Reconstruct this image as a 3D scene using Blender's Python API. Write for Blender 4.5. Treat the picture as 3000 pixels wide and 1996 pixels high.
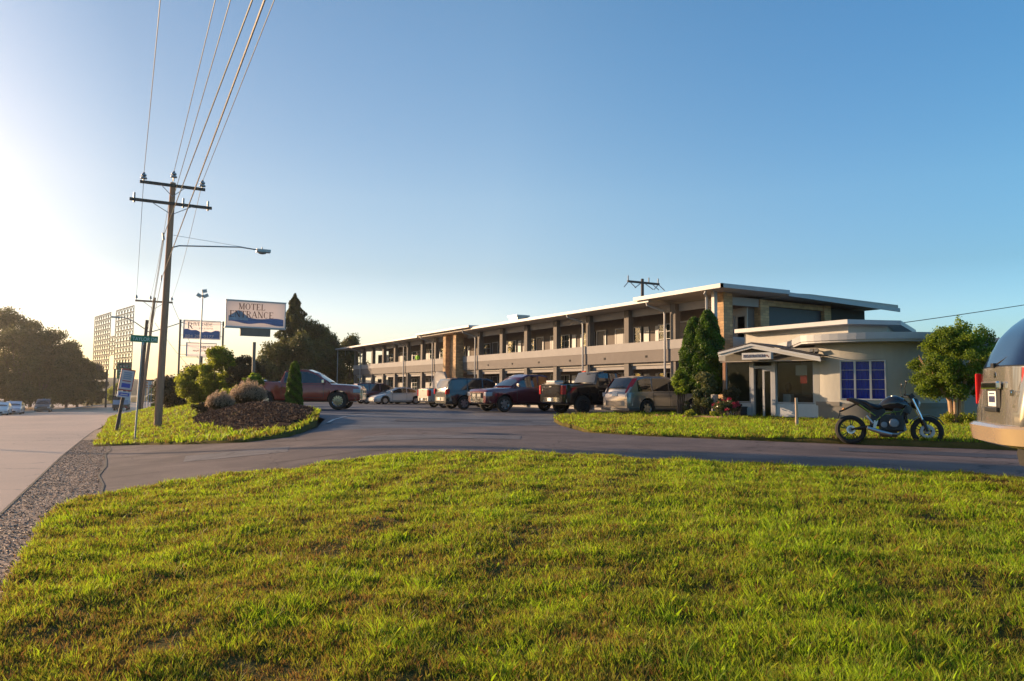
import bpy, bmesh, math, random
import numpy as np
from mathutils import Vector, Matrix, geometry
S=bpy.context.scene
for o in list(bpy.data.objects): bpy.data.objects.remove(o)
COL=S.collection
rad=math.radians
# ------------------------------------------------ camera, sky, sun, exposure
YAW=rad(-29.2); EYE=1.15
cd=bpy.data.cameras.new('camera'); cam=bpy.data.objects.new('camera',cd); COL.objects.link(cam)
cd.sensor_width=36.0; cd.lens=36.0*2150/3000; cd.clip_start=.05; cd.clip_end=6000
pitch=math.atan(143/2150)
fw=Vector((math.sin(-YAW)*math.cos(pitch),math.cos(YAW)*math.cos(pitch),math.sin(pitch)))
rt0=Vector((math.cos(YAW),math.sin(YAW),0)); up0=rt0.cross(fw)
ro=.008
rt=rt0*math.cos(ro)+up0*math.sin(ro); up=up0*math.cos(ro)-rt0*math.sin(ro)
cam.matrix_world=Matrix(((rt.x,up.x,-fw.x,0),(rt.y,up.y,-fw.y,0),(rt.z,up.z,-fw.z,EYE),(0,0,0,1)))
S.camera=cam
SUN_EL=rad(11.5)
sun_h=Vector((-.556,.831,0)).normalized()
sun_v=sun_h*math.cos(SUN_EL)+Vector((0,0,math.sin(SUN_EL)))
W=bpy.data.worlds.new('World'); S.world=W; W.use_nodes=True
nt=W.node_tree; nt.nodes.clear()
wo=nt.nodes.new('ShaderNodeOutputWorld'); bg=nt.nodes.new('ShaderNodeBackground')
sk=nt.nodes.new('ShaderNodeTexSky'); sk.sky_type='NISHITA'; sk.sun_disc=False
sk.sun_elevation=SUN_EL; sk.sun_rotation=math.atan2(sun_h.x,sun_h.y)
sk.air_density=1.0; sk.dust_density=1.0; sk.ozone_density=2.0; sk.altitude=0
hs=nt.nodes.new('ShaderNodeHueSaturation'); hs.inputs['Saturation'].default_value=1.25
nt.links.new(sk.outputs[0],hs.inputs['Color'])
wg=nt.nodes.new('ShaderNodeTexCoord')
dp=nt.nodes.new('ShaderNodeVectorMath'); dp.operation='DOT_PRODUCT'; dp.inputs[1].default_value=sun_v; nt.links.new(wg.outputs['Generated'],dp.inputs[0])
def wramp(src,lo,hi,stops):
    mr=nt.nodes.new('ShaderNodeMapRange'); mr.inputs['From Min'].default_value=lo; mr.inputs['From Max'].default_value=hi; nt.links.new(src,mr.inputs[0])
    cr=nt.nodes.new('ShaderNodeValToRGB'); e=cr.color_ramp.elements; e[0].position=stops[0][0]; e[0].color=(*stops[0][1],1); e[1].position=stops[-1][0]; e[1].color=(*stops[-1][1],1)
    for p,c in stops[1:-1]: k=e.new(p); k.color=(*c,1)
    nt.links.new(mr.outputs[0],cr.inputs[0]); return cr.outputs[0]
def wmul(a,b_):
    m=nt.nodes.new('ShaderNodeMix'); m.data_type='RGBA'; m.blend_type='MULTIPLY'; m.inputs[0].default_value=1; nt.links.new(a,m.inputs[6]); nt.links.new(b_,m.inputs[7]); return m.outputs[2]
t1=wramp(dp.outputs['Value'],-.2,1,[(.0,(.66,.94,1.0)),(.25,(.78,.92,.96)),(.58,(.95,.87,.81)),(.85,(.60,.61,.60)),(1,(.8,.74,.70))])
sp=nt.nodes.new('ShaderNodeSeparateXYZ'); nt.links.new(wg.outputs['Generated'],sp.inputs[0])
t2=wramp(sp.outputs['Z'],0,.5,[(0,(.95,.98,1.25)),(.19,(1.08,1.02,1.18)),(.31,(.98,.90,.94)),(.5,(1.17,1.03,1.0)),(.85,(1.12,1.07,1.06)),(1,(1.1,1.07,1.06))])
nt.links.new(wmul(wmul(hs.outputs[0],t1),t2),bg.inputs[0])
bg.inputs[1].default_value=.128; nt.links.new(bg.outputs[0],wo.inputs[0])
sd=bpy.data.lights.new('sun','SUN'); sun=bpy.data.objects.new('sun',sd); COL.objects.link(sun)
sd.energy=5.0; sd.angle=rad(.5); sd.color=(1,.69,.41)
sun.rotation_euler=sun_v.to_track_quat('Z','Y').to_euler()
S.view_settings.view_transform='Standard'; S.view_settings.look='None'
S.view_settings.exposure=1.03; S.view_settings.gamma=1
S.render.engine='CYCLES'
rng=np.random.default_rng(7); random.seed(7)
# ------------------------------------------------ helpers
def tag(o,label=None,cat=None,group=None,kind=None):
    if label: o['label']=label
    if cat: o['category']=cat
    if group: o['group']=group
    if kind: o['kind']=kind
    return o
def thing(name,label,cat,loc=(0,0,0),rz=0,group=None,rx=0,ry=0):
    o=bpy.data.objects.new(name,None); COL.objects.link(o); o.empty_display_size=.3
    o.location=loc; o.rotation_euler=(rx,ry,rz); return tag(o,label,cat,group)
class MB:
    def __init__(s): s.v=[]; s.f=[]; s.m=[]; s.cur=0; s.p=[]
    def add(s,vs,fs):
        n=len(s.v); s.v+= [tuple(p) for p in vs]; k=len(s.f); s.f+=[tuple(i+n for i in f) for f in fs]; s.m+=[s.cur]*len(fs); s.p.append((n,len(s.v),k,len(s.f))); return s
    def box(s,c,d,rz=0,rx=0,ry=0):
        hx,hy,hz=d[0]/2,d[1]/2,d[2]/2
        vs=[Vector((x,y,z)) for x in(-hx,hx) for y in(-hy,hy) for z in(-hz,hz)]
        if rz or rx or ry:
            M=Matrix.Rotation(rz,3,'Z')@Matrix.Rotation(ry,3,'Y')@Matrix.Rotation(rx,3,'X'); vs=[M@v for v in vs]
        vs=[v+Vector(c) for v in vs]
        return s.add(vs,[(0,1,3,2),(4,6,7,5),(0,4,5,1),(2,3,7,6),(0,2,6,4),(1,5,7,3)])
    def bb(s,a,b): # box from corners
        return s.box([(a[i]+b[i])/2 for i in range(3)],[abs(a[i]-b[i]) for i in range(3)])
    def tube(s,pts,r,n=8,cap=True):
        pts=[Vector(p) for p in pts]; rs=r if isinstance(r,(list,tuple)) else [r]*len(pts)
        vs=[];fs=[]
        for i,p in enumerate(pts):
            d=(pts[min(i+1,len(pts)-1)]-pts[max(i-1,0)]).normalized()
            a=Vector((0,0,1)) if abs(d.z)<.9 else Vector((1,0,0))
            u=d.cross(a).normalized(); w=d.cross(u)
            for k in range(n):
                t=2*math.pi*k/n; vs.append(p+(u*math.cos(t)+w*math.sin(t))*rs[i])
        for i in range(len(pts)-1):
            for k in range(n): fs.append((i*n+k,i*n+(k+1)%n,(i+1)*n+(k+1)%n,(i+1)*n+k))
        if cap: fs.append(tuple(range(n))[::-1]); fs.append(tuple((len(pts)-1)*n+k for k in range(n)))
        return s.add(vs,fs)
    def prism(s,poly,z0,z1): # poly xy, z scalar or function
        n=len(poly); g=lambda z,p: z(p) if callable(z) else z
        vs=[(p[0],p[1],g(z0,p)) for p in poly]+[(p[0],p[1],g(z1,p)) for p in poly]
        return s.add(vs,[tuple(range(n))[::-1],tuple(range(n,2*n))]+[(i,(i+1)%n,n+(i+1)%n,n+i) for i in range(n)])
    def slab(s,pts,nrm,t): # polygon in 3D with thickness along nrm
        n=len(pts); N=Vector(nrm).normalized()*t
        vs=[Vector(p) for p in pts]+[Vector(p)+N for p in pts]
        return s.add(vs,[tuple(range(n))[::-1],tuple(range(n,2*n))]+[(i,(i+1)%n,n+(i+1)%n,n+i) for i in range(n)])
    def lathe(s,prof,c,axis='Z',n=24,a0=0,a1=2*math.pi): # prof (r,h)
        vs=[];fs=[];C=Vector(c);full=abs(a1-a0-2*math.pi)<1e-6; m=n if full else n+1
        for (r,h) in prof:
            for k in range(m):
                t=a0+(a1-a0)*k/n; x,y=r*math.cos(t),r*math.sin(t)
                v={'Z':(x,y,h),'Y':(x,h,y),'X':(h,x,y)}[axis]; vs.append(C+Vector(v))
        for i in range(len(prof)-1):
            for k in range(n):
                fs.append((i*m+k,i*m+(k+1)%m,(i+1)*m+(k+1)%m,(i+1)*m+k))
        return s.add(vs,fs)
    def sphere(s,c,r,n=12,m=8):
        r=r if isinstance(r,(tuple,list)) else (r,r,r)
        vs=[];fs=[]
        for i in range(m+1):
            p=math.pi*i/m
            for k in range(n):
                t=2*math.pi*k/n; vs.append((c[0]+r[0]*math.sin(p)*math.cos(t),c[1]+r[1]*math.sin(p)*math.sin(t),c[2]+r[2]*math.cos(p)))
        for i in range(m):
            for k in range(n): fs.append((i*n+k,(i+1)*n+k,(i+1)*n+(k+1)%n,i*n+(k+1)%n))
        return s.add(vs,fs)
    def build_each(s,name,mat,parent=None,**k):
        out=[]
        for (v0,v1,f0,f1) in s.p:
            c=MB(); c.v=s.v[v0:v1]; c.f=[tuple(i-v0 for i in f) for f in s.f[f0:f1]]; c.m=s.m[f0:f1]; out.append(c.build(name,mat,parent,**k))
        return out
    def build(s,name,mat,parent=None,smooth=False,bevel=0):
        me=bpy.data.meshes.new(name); me.from_pydata(s.v,[],s.f)
        for m in (mat if isinstance(mat,(list,tuple)) else [mat]): me.materials.append(m)
        if any(s.m): me.polygons.foreach_set('material_index',s.m)
        bm=bmesh.new(); bm.from_mesh(me); bmesh.ops.remove_doubles(bm,verts=bm.verts,dist=1e-5); bmesh.ops.recalc_face_normals(bm,faces=bm.faces)
        if bevel: bmesh.ops.bevel(bm,geom=[e for e in bm.edges if len(e.link_faces)==2 and e.calc_face_angle(0)>.7],offset=bevel,segments=2,profile=.6,affect='EDGES')
        bm.to_mesh(me); bm.free()
        if smooth:
            me.polygons.foreach_set('use_smooth',[True]*len(me.polygons))
            try: me.set_sharp_from_angle(angle=rad(38))
            except Exception: pass
        me.update()
        o=bpy.data.objects.new(name,me); COL.objects.link(o)
        if parent: o.parent=parent
        return o
def copy_tree(o,parent=None):
    c=o.copy(); COL.objects.link(c); c.parent=parent
    for ch in list(o.children): copy_tree(ch,c)
    return c
# ------------------------------------------------ materials
def mat(name,col,rough=.7,metal=0,var=.12,scale=3,bump=0,bscale=40,coat=0,emit=0,spec=.5,col2=None,detail=5,streak=None):
    m=bpy.data.materials.new(name); m.use_nodes=True; n=m.node_tree; b=n.nodes['Principled BSDF']
    b.inputs['Roughness'].default_value=rough; b.inputs['Metallic'].default_value=metal
    b.inputs['Specular IOR Level'].default_value=spec
    if coat: b.inputs['Coat Weight'].default_value=coat; b.inputs['Coat Roughness'].default_value=.04
    tc=n.nodes.new('ShaderNodeTexCoord'); src=tc.outputs['Object']
    if streak:
        mp=n.nodes.new('ShaderNodeMapping'); mp.inputs['Scale'].default_value=streak; n.links.new(src,mp.inputs[0]); src=mp.outputs[0]
    nz=n.nodes.new('ShaderNodeTexNoise'); nz.inputs['Scale'].default_value=scale; nz.inputs['Detail'].default_value=detail; nz.inputs['Roughness'].default_value=.65
    n.links.new(src,nz.inputs[0])
    cr=n.nodes.new('ShaderNodeValToRGB'); cr.color_ramp.elements[0].position=.3; cr.color_ramp.elements[1].position=.7
    c2=col2 or tuple(min(1,c*(1+var)) for c in col); c1=col if col2 else tuple(c*(1-var) for c in col)
    cr.color_ramp.elements[0].color=(*c1,1); cr.color_ramp.elements[1].color=(*c2,1)
    n.links.new(nz.outputs[0],cr.inputs[0]); n.links.new(cr.outputs[0],b.inputs['Base Color'])
    if bump:
        n2=n.nodes.new('ShaderNodeTexNoise'); n2.inputs['Scale'].default_value=bscale; n2.inputs['Detail'].default_value=4; n.links.new(tc.outputs['Object'],n2.inputs[0])
        bp=n.nodes.new('ShaderNodeBump'); bp.inputs['Strength'].default_value=bump; bp.inputs['Distance'].default_value=.02
        n.links.new(n2.outputs[0],bp.inputs['Height']); n.links.new(bp.outputs[0],b.inputs['Normal'])
    if emit: b.inputs['Emission Color'].default_value=(*col,1); b.inputs['Emission Strength'].default_value=emit
    return m
def leafmat(name,dark,light,trans=.35,rough=.55):
    m=bpy.data.materials.new(name); m.use_nodes=True; n=m.node_tree; b=n.nodes['Principled BSDF']; out=n.nodes['Material Output']
    at=n.nodes.new('ShaderNodeAttribute'); at.attribute_name='var'
    cr=n.nodes.new('ShaderNodeValToRGB'); e=cr.color_ramp.elements
    e[0].color=(*dark,1); e[1].color=(*light,1); e[0].position=.05; e[1].position=.95
    n.links.new(at.outputs['Fac'],cr.inputs[0]); n.links.new(cr.outputs[0],b.inputs['Base Color'])
    b.inputs['Roughness'].default_value=rough; b.inputs['Specular IOR Level'].default_value=.3
    tr=n.nodes.new('ShaderNodeBsdfTranslucent'); mx=n.nodes.new('ShaderNodeMixShader'); mx.inputs[0].default_value=trans
    hs=n.nodes.new('ShaderNodeHueSaturation'); hs.inputs['Value'].default_value=1.6; hs.inputs['Hue'].default_value=.49; n.links.new(cr.outputs[0],hs.inputs['Color'])
    n.links.new(hs.outputs[0],tr.inputs[0]); n.links.new(b.outputs[0],mx.inputs[1]); n.links.new(tr.outputs[0],mx.inputs[2]); n.links.new(mx.outputs[0],out.inputs[0])
    return m
def glassmat(name,tint=(.85,.9,.9),clear=.85):
    m=bpy.data.materials.new(name); m.use_nodes=True; n=m.node_tree; n.nodes.clear()
    out=n.nodes.new('ShaderNodeOutputMaterial'); t=n.nodes.new('ShaderNodeBsdfTransparent'); g=n.nodes.new('ShaderNodeBsdfGlossy')
    t.inputs[0].default_value=(*[c*clear for c in tint],1); g.inputs['Roughness'].default_value=.02; g.inputs[0].default_value=(.9,.9,.9,1)
    lw=n.nodes.new('ShaderNodeLayerWeight'); lw.inputs[0].default_value=.5
    pw=n.nodes.new('ShaderNodeMath'); pw.operation='POWER'; pw.inputs[1].default_value=4; n.links.new(lw.outputs['Facing'],pw.inputs[0])
    ma=n.nodes.new('ShaderNodeMath'); ma.operation='MULTIPLY_ADD'; ma.inputs[1].default_value=.9; ma.inputs[2].default_value=.015; n.links.new(pw.outputs[0],ma.inputs[0])
    mx=n.nodes.new('ShaderNodeMixShader'); n.links.new(ma.outputs[0],mx.inputs[0]); n.links.new(t.outputs[0],mx.inputs[1]); n.links.new(g.outputs[0],mx.inputs[2]); n.links.new(mx.outputs[0],out.inputs[0])
    return m
M={}
M['facade']=mat('facade_paint',(.285,.265,.255),.85,var=.06,scale=1.2,bump=.15)
M['band']=mat('band_paint',(.145,.125,.115),.85,var=.08,scale=1.5,bump=.15)
M['column']=mat('column_paint',(.15,.13,.115),.85,var=.08)
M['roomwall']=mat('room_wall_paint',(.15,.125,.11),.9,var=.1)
M['white']=mat('white_paint',(.45,.45,.45),.6,var=.05)
M['whitetrim']=mat('white_metal_trim',(.34,.34,.35),.5,var=.05)
M['soffit']=mat('soffit_paint',(.42,.37,.32),.8,var=.05)
M['roof']=mat('roof_membrane',(.3,.3,.3),.9)
M['shingle']=mat('dark_shingles',(.045,.042,.045),.9,var=.3,scale=25,bump=.5)
M['office']=mat('office_stucco',(.37,.35,.31),.9,var=.09,scale=1.6,bump=.25,bscale=80,streak=(1.5,1.5,.35))
M['officeband']=mat('office_base_stucco',(.17,.155,.135),.9,var=.06)
M['palewall']=mat('pale_wall',(.42,.40,.36),.85,var=.05)
M['darkpanel']=mat('dark_blue_panel',(.018,.022,.035),.5,var=.1)
M['darkwall']=mat('dark_wall',(.02,.022,.022),.8)
M['stone']=None
M['glass']=glassmat('window_glass')
M['carglass']=mat('dark_car_glass',(.012,.014,.017),.04,spec=.9,var=.02)
M['curtain']=mat('cream_curtain',(.35,.34,.30),.9,streak=(1,14,1),scale=2)
M['blue']=mat('blue_curtain',(.002,.07,.92),.8,var=.3,streak=(12,12,.3),scale=2)
M['dark']=mat('dark_interior',(.02,.018,.016),.9)
M['darksteel']=mat('dark_rusty_steel',(.05,.04,.032),.8,var=.2)
M['tansteel']=mat('tan_painted_steel',(.17,.13,.095),.6,var=.1)
M['gable']=mat('gable_shaded_paint',(.13,.12,.10),.9)  # darkened so the shade under the canopy overhang is in the colour
M['black']=mat('black_plastic',(.012,.012,.012),.45)
M['rubber']=mat('tyre_rubber',(.014,.013,.012),.85,bump=.3)
M['chrome']=mat('chrome',(.75,.75,.74),.12,metal=1,var=.03)
M['alloy']=mat('alloy_wheel',(.55,.55,.55),.3,metal=.9)
M['steel']=mat('galvanised_steel',(.3,.3,.3),.45,metal=.6)
M['redlamp']=mat('red_lens',(.45,.008,.008),.15,coat=.5)
M['clearlamp']=mat('clear_lens',(.32,.33,.36),.1,coat=.5)
M['plate']=mat('licence_plate',(.6,.6,.6),.4)
M['wood']=mat('weathered_wood',(.34,.18,.105),.85,var=.3,streak=(14,14,.6),scale=2,bump=.4)
M['wooddark']=mat('dark_wood',(.07,.055,.045),.85,var=.3,streak=(.6,14,14),scale=2)
M['bark']=mat('bark',(.10,.07,.05),.9,var=.4,streak=(8,8,1.5),scale=3,bump=.6)
M['barkpale']=mat('pale_smooth_bark',(.34,.22,.13),.7,var=.35,streak=(8,8,1.5),scale=2)
M['signwhite']=mat('sign_face',(.82,.50,.38),.4,var=.05)
M['navy']=mat('navy_lettering',(.03,.035,.09),.5)
M['maroontext']=mat('dark_red_lettering',(.12,.04,.035),.5)
M['river']=mat('sign_river_blue',(.11,.14,.27),.5,var=.3,streak=(1,1,5),scale=2)
M['heron']=mat('sign_heron_grey',(.24,.27,.32),.5,var=.3)
M['green']=mat('green_sign',(.01,.16,.07),.4)
M['cable']=mat('cable_black',(.03,.03,.03),.5)
M['cablepale']=mat('pale_cable',(.22,.17,.14),.4)
M['concrete']=mat('concrete',(.33,.30,.27),.85,var=.1,bump=.2)
M['mulch']=mat('mulch',(.018,.010,.007),.95,col2=(.07,.04,.028),scale=9,bump=1,bscale=25,spec=.03)
M['brick']=mat('brick',(.30,.13,.08),.9,var=.4,scale=6)
def brickmat():
    m=mat('stone_veneer',(.4,.3,.2),.9); n=m.node_tree; b=n.nodes['Principled BSDF']
    tc=[x for x in n.nodes if x.type=='TEX_COORD'][0]
    sx=n.nodes.new('ShaderNodeSeparateXYZ'); n.links.new(tc.outputs['Object'],sx.inputs[0])
    ad=n.nodes.new('ShaderNodeMath'); n.links.new(sx.outputs[0],ad.inputs[0]); n.links.new(sx.outputs[1],ad.inputs[1])
    cx=n.nodes.new('ShaderNodeCombineXYZ'); n.links.new(ad.outputs[0],cx.inputs[0]); n.links.new(sx.outputs[2],cx.inputs[1])
    br=n.nodes.new('ShaderNodeTexBrick'); n.links.new(cx.outputs[0],br.inputs[0]); br.inputs['Scale'].default_value=1
    br.inputs['Brick Width'].default_value=.34; br.inputs['Row Height'].default_value=.13; br.inputs['Mortar Size'].default_value=.006
    br.inputs['Color1'].default_value=(.52,.33,.17,1); br.inputs['Color2'].default_value=(.30,.19,.10,1); br.inputs['Mortar'].default_value=(.2,.15,.1,1)
    n.links.new(br.outputs[0],b.inputs['Base Color']); return m
M['stone']=brickmat()
def asphalt(name,c1,c2,rough,glint=.5,crack=True,bump=.35,bs=90,big=.35,cn=0):
    m=bpy.data.materials.new(name); m.use_nodes=True; n=m.node_tree; b=n.nodes['Principled BSDF']
    tc=n.nodes.new('ShaderNodeTexCoord'); P=tc.outputs['Object']
    def noise(sc,det=6,r=.6,dist=0):
        x=n.nodes.new('ShaderNodeTexNoise'); x.inputs['Scale'].default_value=sc; x.inputs['Detail'].default_value=det; x.inputs['Roughness'].default_value=r; x.inputs['Distortion'].default_value=dist; n.links.new(P,x.inputs[0]); return x.outputs[0]
    cr=n.nodes.new('ShaderNodeValToRGB'); e=cr.color_ramp.elements; e[0].position=.35; e[1].position=.68; e[0].color=(*c1,1); e[1].color=(*c2,1)
    n.links.new(noise(big,8,.6,.6),cr.inputs[0])
    cr2=n.nodes.new('ShaderNodeValToRGB'); e=cr2.color_ramp.elements; e[0].position=.3; e[1].position=.75; e[0].color=(.55,.55,.55,1) if not cn else (.15,.15,.15,1); e[1].color=(1.5,1.5,1.5,1) if not cn else (3.2,3,2.8,1)
    fine=noise(bs,3,.7); n.links.new(fine,cr2.inputs[0])
    mx=n.nodes.new('ShaderNodeMix'); mx.data_type='RGBA'; mx.blend_type='MULTIPLY'; mx.inputs[0].default_value=1
    n.links.new(cr.outputs[0],mx.inputs[6]); n.links.new(cr2.outputs[0],mx.inputs[7]); last=mx.outputs[2]
    if crack:
        vo=n.nodes.new('ShaderNodeTexVoronoi'); vo.feature='DISTANCE_TO_EDGE'; vo.inputs['Scale'].default_value=.28
        dm=n.nodes.new('ShaderNodeMix'); dm.data_type='RGBA'; dm.blend_type='LINEAR_LIGHT'; dm.inputs[0].default_value=.35
        nn=n.nodes.new('ShaderNodeTexNoise'); nn.inputs['Scale'].default_value=1.5; nn.inputs['Detail'].default_value=6; n.links.new(P,nn.inputs[0])
        n.links.new(P,dm.inputs[6]); n.links.new(nn.outputs[1],dm.inputs[7]); n.links.new(dm.outputs[2],vo.inputs['Vector'])
        cc=n.nodes.new('ShaderNodeValToRGB'); e=cc.color_ramp.elements; e[0].position=0; e[1].position=.007; e[0].color=(.25,.25,.25,1); e[1].color=(1,1,1,1)
        n.links.new(vo.outputs['Distance'],cc.inputs[0])
        m2=n.nodes.new('ShaderNodeMix'); m2.data_type='RGBA'; m2.blend_type='MULTIPLY'; m2.inputs[0].default_value=.8
        n.links.new(last,m2.inputs[6]); n.links.new(cc.outputs[0],m2.inputs[7]); last=m2.outputs[2]
    n.links.new(last,b.inputs['Base Color'])
    b.inputs['Roughness'].default_value=rough; b.inputs['Specular IOR Level'].default_value=glint
    bp=n.nodes.new('ShaderNodeBump'); bp.inputs['Strength'].default_value=bump; bp.inputs['Distance'].default_value=.012
    n.links.new(fine,bp.inputs['Height']); n.links.new(bp.outputs[0],b.inputs['Normal'])
    return m
M['highway']=asphalt('highway_asphalt',(.36,.235,.155),(.47,.31,.205),.5,.6,big=.15)
M['lot']=asphalt('lot_asphalt',(.04,.046,.062),(.125,.13,.15),.7,.3,big=.5)
M['seam']=mat('tar_seam',(.02,.018,.018),.8)
M['lane']=asphalt('lane_asphalt',(.085,.062,.056),(.17,.125,.11),.75,.28,big=.7)
M['gravel']=asphalt('gravel_shoulder',(.10,.07,.05),(.24,.17,.125),.7,.45,crack=False,bump=1,bs=18,big=3,cn=1)
M['soil']=mat('lawn_soil',(.05,.055,.012),.95,col2=(.12,.085,.03),scale=2.2,bump=.8,bscale=30,spec=.05)
M['land']=mat('land',(.035,.045,.015),.95,col2=(.07,.075,.03),scale=.05)
M['woods']=mat('hill_woods',(.025,.035,.018),.95,col2=(.075,.075,.04),scale=.09,detail=8)
L={}
L['grass']=leafmat('grass_blades',(.16,.095,.025),(.235,.385,.012),.5)
L['arbor']=leafmat('arborvitae_foliage',(.02,.045,.004),(.10,.19,.01),.3)
L['cedar']=leafmat('cedar_foliage',(.035,.042,.015),(.12,.125,.03),.35)
L['woods']=leafmat('woodland_foliage',(.038,.045,.015),(.11,.11,.03),.35)
L['shrub']=leafmat('yellow_green_foliage',(.06,.085,.01),(.30,.34,.03),.5)
L['myrtle']=leafmat('crape_myrtle_foliage',(.04,.08,.008),(.20,.28,.02),.48)
L['laurel']=leafmat('laurel_foliage',(.03,.05,.012),(.17,.17,.06),.3,.3)
L['darkbush']=leafmat('dark_bush_foliage',(.03,.03,.014),(.07,.06,.025),.25)
L['plume']=leafmat('plume_grass',(.20,.15,.09),(.50,.38,.27),.4)
L['pink']=leafmat('pink_flowers',(.22,.015,.03),(.5,.04,.08),.3)
# ------------------------------------------------ terrain
def sm(t): t=min(1.,max(0.,t)); return t*t*(3-2*t)
def zt(x,y):
    h=-.25-.0195*max(-40,min(y,150))-.005*max(0,y-150)
    l=-.007*max(0,min(y,200)-35)
    sh=.11*max(0,min(y,400)-74); t=sm((x+.6-sh)/8.); return h*(1-t)+l*t
def patch(name,poly,off,res,m,extra=None,kind='structure',skirt=0,smooth=True,jit=.25):
    xs=[p[0] for p in poly]; ys=[p[1] for p in poly]
    bnd=[]
    for i,p in enumerate(poly):
        q=poly[(i+1)%len(poly)]; d=math.hypot(q[0]-p[0],q[1]-p[1]); k=max(1,int(d/res))
        for j in range(k): bnd.append(Vector((p[0]+(q[0]-p[0])*j/k,p[1]+(q[1]-p[1])*j/k)))
    nb=len(bnd)
    # inside points
    bx=np.array([b.x for b in bnd]); by=np.array([b.y for b in bnd])
    gx,gy=np.meshgrid(np.arange(min(xs),max(xs),res),np.arange(min(ys),max(ys),res))
    g=np.stack([gx.ravel(),gy.ravel()],1); g=g+rng.uniform(-jit,jit,g.shape)*res
    ins=inside(g,np.stack([bx,by],1)); g=g[ins]
    keep=[]
    for p in g:
        if np.min((bx-p[0])**2+(by-p[1])**2)>(res*.4)**2: keep.append(Vector(p))
    pts=bnd+keep
    vs,es,fs,_,_,_=geometry.delaunay_2d_cdt(pts,[(i,(i+1)%nb) for i in range(nb)],[],1,1e-6)
    f=extra or (lambda x,y:0)
    V=[(v.x,v.y,zt(v.x,v.y)+off+f(v.x,v.y)) for v in vs]; F=[tuple(x) for x in fs]
    if skirt:
        cnt={}
        for t in F:
            for a,b in zip(t,t[1:]+t[:1]): cnt[tuple(sorted((a,b)))]=cnt.get(tuple(sorted((a,b))),0)+1
        mp={}
        for (a,b),c in cnt.items():
            if c==1:
                for k in(a,b):
                    if k not in mp: mp[k]=len(V); V.append((V[k][0],V[k][1],V[k][2]-skirt))
                F.append((a,b,mp[b],mp[a]))
    me=bpy.data.meshes.new(name); me.from_pydata(V,[],F); me.materials.append(m)
    bm=bmesh.new(); bm.from_mesh(me); bmesh.ops.recalc_face_normals(bm,faces=bm.faces)
    up_=sum(f.normal.z for f in bm.faces)
    if up_<0: bmesh.ops.reverse_faces(bm,faces=bm.faces)
    bm.to_mesh(me); bm.free()
    if smooth: me.polygons.foreach_set('use_smooth',[True]*len(me.polygons))
    o=bpy.data.objects.new(name,me); COL.objects.link(o); tag(o,kind=kind); return o
def inside(P,poly):
    x,y=P[:,0],P[:,1]; r=np.zeros(len(P),bool); n=len(poly)
    for i in range(n):
        x1,y1=poly[i]; x2,y2=poly[(i+1)%n]
        if y1==y2: continue
        c=((y1>y)!=(y2>y))&(x<(x2-x1)*(y-y1)/(y2-y1)+x1); r^=c
    return r
# base ground sheet to the horizon
def axis(a): return sorted(set([-v for v in a]+a))
def ground_sheet():
    ax=[0,2,4,6,8,10,14,20,30,45,70,110,160,250,400,700,1200,2500,5000]
    X=[-v for v in ax[:0:-1]]+ax; Y=[-60,-30,-10,0,10,20,30,40,50,60,80,100,120,140,150,160,180,200,230,270,330,400,600,1000,2000,5000]
    b=MB(); V=[(x,y,zt(x,y)-.2) for y in Y for x in X]; n=len(X)
    F=[(j*n+i,j*n+i+1,(j+1)*n+i+1,(j+1)*n+i) for j in range(len(Y)-1) for i in range(n-1)]
    b.add(V,F); o=b.build('ground',M['land']); tag(o,kind='structure')
ground_sheet()
EDGE=[(-1.15,-20),(-1.08,5),(-1.03,11.2),(-.81,22.2),(-.5,33),(-.2,41),(.3,50),(.75,74),(1.6,79),(3.9,87),(7,120),(12,177),(24,250),(60,420)]
MEDL=[(-7.5,-20),(-8.2,40),(-9.6,90),(-9.2,115),(-6.5,150),(-2,185),(8,235),(45,420)]
o=patch('highway',EDGE+MEDL[::-1],.0,3,M['highway'],jit=.1)
patch('far_carriageway',[(x-.35,y) for x,y in MEDL[:6]]+[(-6,235),(-8,300),(-10,420),(-40,420),(-34,300),(-27,235),(-22,185),(-19,150),(-18,115),(-17.5,90),(-17,-20)],.0,4,M['highway'],jit=.1)
patch('median_grass',[(-2.6,186),(-5.6,235),(-7.5,300),(-9,420),(44,420),(7.6,235)],.12,4,M['soil'])
b=MB()
for (x0,y0),(x1,y1) in zip(MEDL,MEDL[1:]):
    k=max(1,int((y1-y0)/10))
    for j in range(k):
        a=(x0+(x1-x0)*j/k,y0+(y1-y0)*j/k); c=(x0+(x1-x0)*(j+1)/k,y0+(y1-y0)*(j+1)/k)
        za,zc=zt(*a),zt(*c)
        vs=[(a[0]-w,a[1],za+h) for w,h in((0,-.1),(0,.16),(.3,.16),(.3,-.1))]+[(c[0]-w,c[1],zc+h) for w,h in((0,-.1),(0,.16),(.3,.16),(.3,-.1))]
        b.add(vs,[(0,1,5,4),(1,2,6,5),(2,3,7,6)])
tag(b.build('median_kerb',M['concrete']),kind='structure')
GRAV=[(-1.15,-20),(-1.08,5),(-1.03,11.2),(-.81,22.2),(-.5,33),(-.2,41),(.25,46),(.2,40),(-.11,26.8),(.35,26.2),(.25,22),(.12,18),(.1,14),(.06,12.0),(-.46,10.7),(-.5,6.3),(-.6,-20)]
patch('gravel_shoulder',GRAV,.012,.5,M['gravel'])
patch('driveway_apron',[(-.9,9),(4,9),(7,12),(9,20),(5,23),(1.5,27),(-.3,27),(-.6,22)],-.012,.6,M['lane'])
patch('parking_lot',[(4.3,21),(5.8,22.5),(7.3,27.2),(8.0,33),(8.3,45),(8,60),(8,100),(30,100),(29,24),(21,20),(12.9,20.3),(11.0,16),(7,17)],.0,1.2,M['lot'])
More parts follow.
